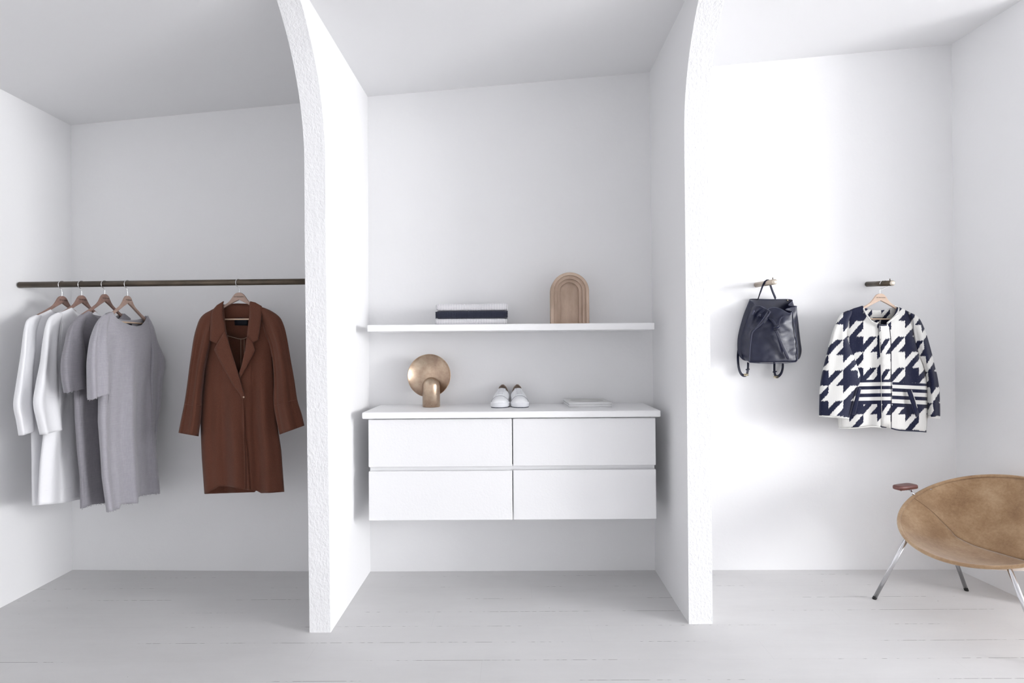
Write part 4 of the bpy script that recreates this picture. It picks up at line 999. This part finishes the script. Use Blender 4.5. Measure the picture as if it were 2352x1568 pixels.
# ------------------------------------------------------------------ lounge chair
def chair():
    cx_, cy_, cz_, th_, ti, a, b = 2.151, 2.655, .476, 3.505, .452, .349, .353
    c0 = Vector((cx_, cy_, cz_))
    f = Vector((math.cos(th_) * math.cos(ti), math.sin(th_) * math.cos(ti), -math.sin(ti))); l = Vector((-math.sin(th_), math.cos(th_), 0)); nn = f.cross(l).normalized()
    if nn.z < 0: nn = -nn
    RT = .0085; a -= RT * .8; b -= RT * .8
    rim = lambda t: c0 + f * (a * math.cos(t)) + l * (b * math.sin(t))
    def pr(p):
        v = RM.T @ (np.array(p) - np.array([0, 0, H])); return 1176 + F * v[0] / v[1], 784 - F * v[2] / v[1]
    ts = np.linspace(-PI, PI, 2000)
    def near(px, py): return min(ts, key=lambda t: (pr(rim(t))[0] - px) ** 2 + (pr(rim(t))[1] - py) ** 2)
    tL = near(2098, 1144); tR = -tL
    Lp, Rp = rim(tL), rim(tR)
    th = thing('lounge_chair', 'round tan suede bowl chair on steel legs in front of the right wall', 'chair', (cx_, cy_, 0))
    su = Mat('tan_suede', (.40, .265, .155), .92, sheen=.45, spec=.15)
    nz = su.noise(5.5, 6, rough=.68); n2 = su.noise(90, 4, rough=.7)
    mx = su.math('ADD', su.math('MULTIPLY', nz, .75), su.math('MULTIPLY', n2, .25))
    su.col(su.ramp(mx, [(.33, (.26, .155, .085)), (.46, (.36, .23, .13)), (.56, (.44, .30, .18)), (.70, (.54, .40, .26))])); su.bump(n2, .0005, .7)
    su2 = Mat('suede_seam', (.24, .15, .085), .9)
    ex = (Rp - Lp); wid = ex.length; ex.normalize()
    pn = ex.cross(nn).normalized()
    crease = [(2099.4, 1145), (2138, 1172.5), (2164, 1198), (2187, 1221), (2198, 1233), (2233, 1250.6), (2267, 1262), (2313, 1276), (2352, 1281.6)]
    pts = []
    for px, py in crease:
        q = hit(px, py, Lp, pn) - Lp; pts.append((q.dot(ex) / wid, -(q.dot(nn))))
    print('CREASE', [(round(x, 3), round(y, 3)) for x, y in pts], 'L', Lp, 'R', Rp, 'tL', tL)
    half = [(0, 0)] + [(x, y) for x, y in pts[1:] if 0 < x < .5]
    full = half + [(.5, max(y for _, y in half) * 1.0)] if half[-1][0] < .47 else half
    full = full + [(1 - x, y) for x, y in half[::-1]]
    SQ = spl([(x, y) for x, y in full], 61)
    seam = [Lp + ex * (x * wid) - nn * y for x, y in SQ]
    def panel(name, t0, t1, bulge):
        V = []; Fc = []; n = 61; m_ = 20
        for i in range(n):
            s_ = i / (n - 1); A = rim(t0 + (t1 - t0) * s_); B = seam[i]
            for j in range(m_ + 1):
                w_ = j / m_; p = A.lerp(B, w_) - nn * (bulge * math.sin(PI * w_) * math.sin(PI * s_))
                V.append(p)
        for i in range(n - 1):
            for j in range(m_): k = i * (m_ + 1) + j; Fc.append((k, k + 1, k + m_ + 2, k + m_ + 1))
        o = obj(name, V, Fc, su.m, th); solid(o, .004, 0)
        return o
    # tL positive/negative side: the front arc runs through t = 0, the back arc through PI
    panel('seat', tL, tR, .030)
    back = (tL - 2 * PI if tL > 0 else tL + 2 * PI)
    panel('backrest', tL, tR + (2 * PI if tL > 0 else -2 * PI), .035)
    tube('centre_seam', [p + nn * .001 for p in seam], .0022, su2.m, th, 8)
    R_ = [rim(t) for t in np.linspace(0, 2 * PI, 121)]
    V, Fc = tube_geo(R_, RT, 16, cap=False); obj('rim', V, Fc, su.m, th, merge=1e-4)
    st = Mat('steel_leg', (.62, .62, .64), .25, 1.0); st.bump(st.noise(60, 3), .0003); rub = Mat('black_rubber', (.01, .01, .01), .6)
    ct = near(2076, 1240); legs = [(rim(ct), (1.784, 2.899)), (None, (2.315, 2.990)), (rim(near(2317, 1303)), (2.085, 2.285)), (None, (2.44, 2.60))]
    for i, (top, ft) in enumerate(legs):
        F_ = Vector((*ft, 0))
        if i == 1:
            t1 = min(ts, key=lambda t: (rim(t) - Vector((2.15, 3.0, .5))).length); top = rim(t1)
        if i == 3:
            top = rim(-t1); rl = Vector((2.315, 2.990, 0)) - Vector((cx_, cy_, 0)); fh0 = Vector((math.cos(th_), math.sin(th_), 0)); lh0 = Vector((-math.sin(th_), math.cos(th_), 0))
            F_ = Vector((cx_, cy_, 0)) + fh0 * rl.dot(fh0) - lh0 * rl.dot(lh0)
        d = (top - F_).normalized(); p0 = F_ + d * .012
        lg = tube('leg', [p0, top - nn * .006], .0092, st.m, th, 18)
        tube('foot_cap', [F_, p0 + d * .002], .0098, rub.m, lg, 16)
    # arm rests on bent steel brackets
    wd = woodmat('dark_rosewood', (.20, .085, .075), (.13, .055, .05), rough=.35)
    fh = Vector((math.cos(th_), math.sin(th_), 0)); lh = Vector((-math.sin(th_), math.cos(th_), 0))
    def arm(pc, root, side):
        V = []; Fc = []; n = 24; rings = [(-.010, .86), (-.007, 1), (.006, 1), (.010, .90), (.0105, .5)]
        for z, k in rings:
            for i in range(n):
                t = 2 * PI * i / n; cxx = math.copysign(abs(math.cos(t)) ** .35, math.cos(t)) * .066 * (k * .5 + .5); cyy = math.copysign(abs(math.sin(t)) ** .5, math.sin(t)) * .030 * k * (1.0 - .12 * math.cos(t))
                V.append(pc + fh * cxx + lh * cyy + Vector((0, 0, z)))
        for j in range(len(rings) - 1):
            for i in range(n): Fc.append((j * n + i, j * n + (i + 1) % n, (j + 1) * n + (i + 1) % n, (j + 1) * n + i))
        Fc.append(tuple(range(n - 1, -1, -1))); Fc.append(tuple(4 * n + i for i in range(n)))
        ar = obj('armrest', V, Fc, wd.m, th); ar['label'] = 'dark reddish wooden armrest pad'
        tube('bracket', [pc + fh * .035 + Vector((0, 0, -.012)), pc + Vector((0, 0, -.0125)), pc - fh * .035 + lh * .0 + Vector((0, 0, -.018)), pc.lerp(root, .7) + Vector((0, 0, -.004)), root], .0055, st.m, th, 10, n=20)
        for s_ in (.03, -.01): tube('screw', [pc + fh * s_ + Vector((0, 0, -.011)), pc + fh * s_ + Vector((0, 0, -.019))], .004, st.m, ar, 10)
    rootL = rim(near(2101, 1134)); yl = rootL.y
    pc = at(2078.5, 1117.5, rootL.y + .0)
    arm(pc, rootL, 1)
    # the matching rest on the near side, mirrored about the chair's facing axis
    rel = pc - c0; u_, v_ = rel.dot(fh), rel.dot(lh); pm = c0 + fh * u_ - lh * v_ + Vector((0, 0, rel.z))
    rr = rootL - c0; rm = c0 + fh * rr.dot(fh) - lh * rr.dot(lh) + Vector((0, 0, rr.z))
    arm(pm, rm, -1)
chair()
